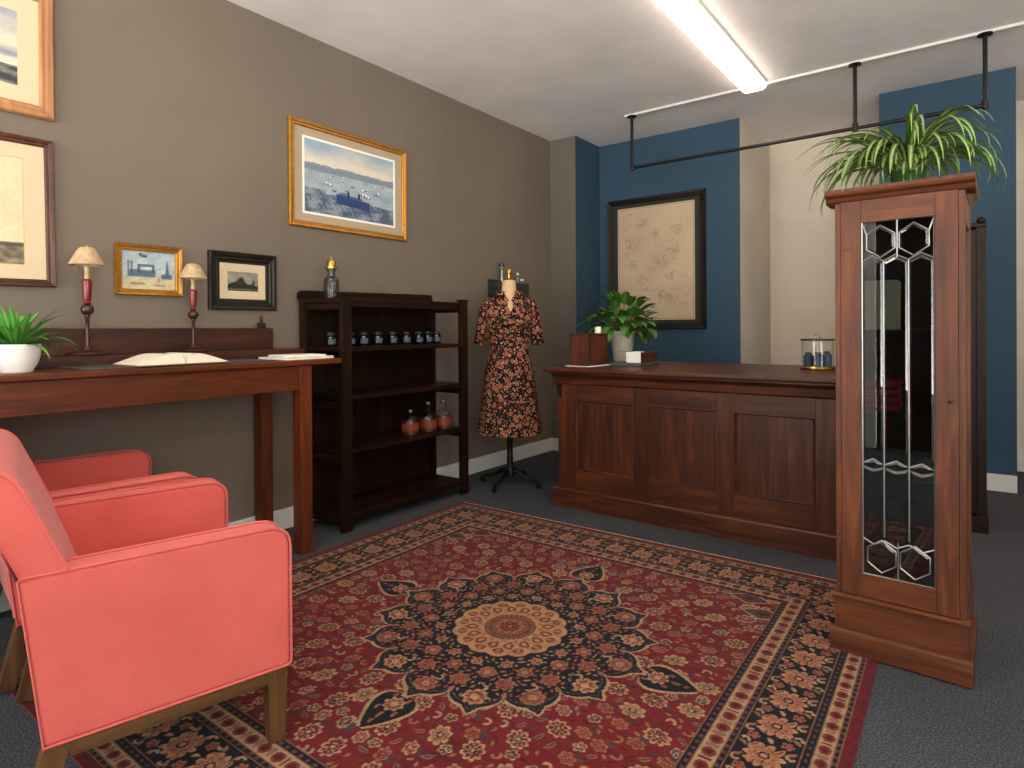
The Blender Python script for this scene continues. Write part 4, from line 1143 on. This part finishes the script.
# wall caddy with vials behind the mannequin
t = thing('wall_caddy', 'dark grey metal caddy fixed to the wall behind the mannequin neck', 'caddy', (XL, 4.15, 1.42))
w = MB(); w.box(.002, .006, -.215, .215, 0, .145, .001); w.box(.11, .114, -.215, .215, 0, .115, .001); w.box(.006, .11, -.215, .215, 0, .004); w.box(.006, .11, -.215, -.211, 0, .125); w.box(.006, .11, .211, .215, 0, .125); w.build('tray', M['darkmetal'], t)
w = MB(); w.tube([(.112, -.217, .118), (.112, .217, .118)], .005, 8); w.build('rim', M['tin'], t)
for y, h, r_, lab in ((-.10, .275, .026, 'tallest clear glass vial standing in the wall caddy'), (.12, .21, .014, 'thin glass vial right of the mannequin neck in the wall caddy'), (.185, .16, .018, 'small pale bottle at the right end of the wall caddy')):
    b = thing('glass_vial', lab, 'vial', (XL + .06, 4.15 + y, 1.4245), 0, 'vials in the wall caddy')
    MB().lathe([(0, 0), (r_, 0), (r_, h * .82), (r_ * .8, h * .86), (r_ * .8, h * .9), (0, h * .9)], (0, 0, 0), 18).build('glass_body', M['glass'], b)
    MB().lathe([(0, .004), (r_ * .86, .004), (r_ * .86, h * .8), (0, h * .8)], (0, 0, 0), 16).build('contents', M['tin'], b)
    MB().lathe([(0, h * .901), (r_ * .9, h * .901), (r_ * .9, h), (0, h)], (0, 0, 0), 18).build('cap', M['darkmetal'] if h > .25 else M['clay'], b)

# ------------------------------------------------------------------ shop counter
CX0, CX1, CYF, CYB = -2.175, -.546, 3.385, 4.38
t = thing('shop_counter', 'long panelled walnut counter in front of the blue wall', 'counter', (0, 0, 0))
MB().prism(rounded([(3.305, .872), (3.305, .899), (4.42, .899), (4.42, .872)], {0: .012, 1: .010}, 0), 'x', -2.246, -.50, .004).build('countertop', WALNUT['x'], t)
MB().prism([(3.385, .79), (3.372, .80), (3.366, .84), (3.34, .862), (3.34, .872), (3.42, .872), (3.42, .79)], 'x', -2.205, -.53).build('frieze_moulding', WALNUT['x'], t, smooth=False)
MB().prism([(3.36, 0), (3.36, .112), (3.366, .122), (3.376, .126), (3.42, .126), (3.42, 0)], 'x', -2.205, -.53).build('plinth', WALNUT['x'], t, smooth=False)
PX = [(-2.046, -1.641), (-1.546, -1.141), (-1.046, -.641)]
each('stile', WALNUT['z'], t, [(a, b, CYF, CYF + .022, .126, .79) for a, b in ((CX0, PX[0][0]), (PX[0][1], PX[1][0]), (PX[1][1], PX[2][0]), (PX[2][1], CX1))])
each('rail', WALNUT['x'], t, [(a, b, CYF, CYF + .022, z0, z1) for a, b in PX for z0, z1 in ((.126, .242), (.694, .79))])
for a, b in PX:
    p = MB(); p.box(a, b, CYF + .014, CYF + .02, .242, .694)
    pn = p.build('panel', WALNUT['z'], t)
    q = MB(); cx = (a + b) / 2; xf = Matrix.Translation((cx, CYF + .016, .468))
    mo = moulding(b - a, .452, [(0, -.0), (0, .011), (.006, .013), (.012, .006), (.014, 0)]); bmesh.ops.transform(mo.bm, matrix=xf, verts=mo.bm.verts)
    mo.build('panel_moulding', WALNUT['x'], pn, smooth=False)
MB().box(CX0, CX0 + .022, CYF + .022, CYB, .126, .872).build('end_panel', WALNUT['z'], t)
MB().box(CX1 - .022, CX1, CYF + .022, CYB, .126, .872).build('end_panel', WALNUT['z'], t)
MB().box(CX0 + .022, CX1 - .022, CYB - .02, CYB, .0, .872).build('back_board', WALNUT['x'], t)
MB().box(CX0 + .022, CX1 - .022, CYF + .03, CYB - .02, .1, .12).build('bottom_board', WALNUT['x'], t)
sc = MB()
for x in (CX0 + .008, ): sc.prism(rounded([(3.345, .79), (3.385, .70), (3.385, .79)], {}, 0), 'x', x, x + .02)
sc.build('bracket', WALNUT['z'], t)

CZ = .8995
tag(MB().box(-2.185, -1.985, 3.485, 3.80, 0, .004, .001).build('paper_sheet', M['white'], None, loc=(0, 0, CZ)), 'white paper sheet lying under the wooden box on the counter', 'paper')
t = thing('wooden_box', 'upright brown wooden box standing on paper at the counter left end', 'box', (-2.09, 3.645, CZ + .0045))
bx = MB(); bx.box(-.07, .07, -.135, .135, 0, .205, .004); bx.build('body', WALNUT['z'], t)
bx = MB(); bx.box(-.074, .074, -.139, .139, .203, .214, .003); bx.build('lid', WALNUT['y'], t)
bx = MB(); bx.box(.0695, .0745, -.075, .075, .02, .19, .002); bx.build('side_panel', CABW['z'], t)
bx = MB(); bx.box(.03, .042, -.1385, -.1345, .09, .15, .002); bx.build('slot_plate', M['plug'], t)
MB().lathe([(0, .214), (.014, .214), (.014, .238), (.011, .24), (0, .24)], (-.05, -.1, 0), 16).build('peg', WALNUT['z'], t)
tag(MB().lathe([(0, 0), (.021, 0), (.021, .04), (.019, .043), (0, .043)], (0, 0, 0), 20).build('candle_stub', M['white'], None, loc=(-2.045, 3.69, CZ + .2195)), 'short white candle stub on top of the upright wooden box', 'candle')

t = thing('potted_plant', 'bushy broad leaved plant in a cream pot on the counter', 'plant', (-2.105, 4.17, CZ))
MB().lathe([(0, .075), (.068, .075), (.074, .08), (.083, .15), (.089, .2), (.095, .202), (.096, .228), (.09, .23), (.086, .21), (0, .205)], (0, 0, 0), 36).build('pot', M['clay'], t)
MB().lathe([(0, 0), (.062, 0), (.066, .005), (.072, .07), (.073, .0745), (.07, .0745), (0, .0745)], (0, 0, 0), 36).build('pot_stand', M['clay'], t)
MB().lathe([(0, .206), (.085, .206), (.05, .216), (0, .22)], (0, 0, 0), 24).build('soil', M['soil'], t)
rnd = random.Random(21); lv = []; stems = MB()
for i in range(120):
    az = i * 2.399 + rnd.uniform(-.3, .3); q = (i / 120) ** .85
    el = 1.5 - q * 1.35 + rnd.uniform(-.12, .12); sl = rnd.uniform(.12, .26) * (1.0 - .1 * q)
    st_ = arc_leaf(rnd, (.03 * math.cos(az), .03 * math.sin(az), .21), az, el, sl, .5, 6)
    stems.tube(st_, .0022, 5)
    e2 = math.asin(max(-1, min(1, (st_[-1] - st_[-2]).normalized().z)))
    lf = arc_leaf(rnd, st_[-1], az + rnd.uniform(-.6, .6), e2 + rnd.uniform(-.5, .15), rnd.uniform(.10, .15), rnd.uniform(.9, 1.8), 9)
    if min(p.z for p in lf) < .1 or any(p.z < .235 and math.hypot(p.x, p.y) < .11 for p in lf): continue
    lv.append((lf, [max(.001, .034 * math.sin(PI * (k / 8) ** .75) ** .8) if 0 < k < 8 else .001 for k in range(9)], .22))
leafmesh('foliage', lv, M['leaf'], t, lambda q, s: np.array((64, 104, 38.)) * (1.25 if abs(q) < .2 else (.85 + .3 * s)))
stems.build('stems', plain('stem_green', (66, 96, 40), .5), t)

tag(MB().box(-1.955, -1.735, 3.69, 4.0, 0, .022, .004).build('slate_tray', M['slate'], None, loc=(0, 0, CZ)), 'flat slate grey tray under the card box beside the cream pot', 'tray')
t = thing('card_box', 'small brown wooden box with white cards in front, on the slate tray', 'box', (-1.80, 3.85, CZ + .0225))
MB().box(-.05, .052, -.12, .135, 0, .066, .003).build('body', WALNUT['y'], t)
MB().box(-.052, .05, -.1275, -.1205, .0005, .07, .001).build('front_card', M['white'], t)
MB().box(-.03, .02, -.12, -.01, .0665, .072, .001).build('top_card', M['white'], t)

# glass canister with blue jars inside
cx, cy = -.738, 3.965
t = thing('glass_canister', 'round clear glass canister with brass rims on the counter beside the cabinet', 'canister', (cx, cy, CZ))
MB().lathe([(0, 0), (.09, 0), (.092, .004), (.092, .014), (.087, .018), (.084, .022), (0, .022)], (0, 0, 0), 40).build('base', M['brass'], t)
MB().lathe([(.0855, .0225), (.0855, .1705)], (0, 0, 0), 40).build('glass_wall', M['glass'], t)
MB().lathe([(.0825, .1775), (.06, .184), (.0, .187)], (0, 0, 0), 40).build('lid', M['glass'], t)
MB().lathe([(.0835, .171), (.091, .171), (.0915, .176), (.091, .182), (.0835, .182), (.0835, .171)], (0, 0, 0), 40).build('rim', M['darkmetal'], t)
MB().tube([(.014 * math.cos(a), 0, .196 + .014 * math.sin(a)) for a in [k * 2 * PI / 16 for k in range(16)]], .003, 8, closed=True).build('ring_handle', M['brass'], t)
for k, (dx, dy, h, lab) in enumerate(((-.05, .0, .08, 'left blue jar inside the glass canister'), (.008, -.03, .082, 'middle blue jar inside the glass canister, nearest the front'), (.046, .022, .088, 'right blue jar with a dark stopper inside the glass canister'))):
    j = thing('blue_jar', lab, 'jar', (cx + dx, cy + dy, CZ + .0225), 0, 'blue jars in the canister')
    MB().lathe([(0, 0), (.024, 0), (.026, .003), (.026, h * .74), (.02, h * .8), (0, h * .8)], (0, 0, 0), 20).build('body', M['bluelab'], j)
    MB().lathe([(0, h * .801), (.017, h * .801), (.018, h * .97), (0, h)], (0, 0, 0), 16).build('stopper', M['plug'], j)

# ------------------------------------------------------------------ world, daylight, render look
wd = bpy.data.worlds.new('sky'); SC.world = wd; wd.use_nodes = True
nt = wd.node_tree; bg = nt.nodes['Background']
tc = nt.nodes.new('ShaderNodeTexCoord'); sp = nt.nodes.new('ShaderNodeSeparateXYZ'); rp = nt.nodes.new('ShaderNodeValToRGB')
nt.links.new(tc.outputs['Generated'], sp.inputs[0])
mm = nt.nodes.new('ShaderNodeMath'); mm.operation = 'MULTIPLY_ADD'; mm.inputs[1].default_value = .5; mm.inputs[2].default_value = .5
nt.links.new(sp.outputs['Z'], mm.inputs[0]); nt.links.new(mm.outputs[0], rp.inputs[0])
e = rp.color_ramp.elements; e[0].position = .44; e[0].color = (2.9, 2.78, 2.68, 1); e[1].position = .9; e[1].color = (.8, .88, 1.0, 1)
k = e.new(.53); k.color = (1.0, .98, .96, 1)
nt.links.new(rp.outputs[0], bg.inputs[0]); bg.inputs[1].default_value = 5.6
for x0, x1 in WINS:
    pl = bpy.data.lights.new('window_portal', 'AREA'); pl.shape = 'RECTANGLE'; pl.size = x1 - x0; pl.size_y = WZ1 - WZ0; pl.cycles.is_portal = True
    po = bpy.data.objects.new('window_portal', pl); COL.objects.link(po); po.location = ((x0 + x1) / 2, YF - .125, (WZ0 + WZ1) / 2); po.rotation_euler = (PI / 2, 0, 0)

pl = bpy.data.lights.new('window_portal', 'AREA'); pl.shape = 'RECTANGLE'; pl.size = 2.2; pl.size_y = RY1 - RY0; pl.cycles.is_portal = True
po = bpy.data.objects.new('window_portal', pl); COL.objects.link(po); po.location = (XR + .125, (RY0 + RY1) / 2, 1.6); po.rotation_euler = (0, PI / 2, 0)
vs = SC.view_settings; vs.view_transform = 'Standard'; vs.look = 'None'; vs.exposure = -0.05; vs.gamma = 1.0; vs.use_curve_mapping = False
SC.display_settings.display_device = 'sRGB'
SC.cycles.use_denoising = True; SC.cycles.denoiser = 'OPENIMAGEDENOISE'
SC.cycles.sample_clamp_indirect = 6.0
SC.cycles.max_bounces = 10; SC.cycles.diffuse_bounces = 5; SC.cycles.transparent_max_bounces = 24
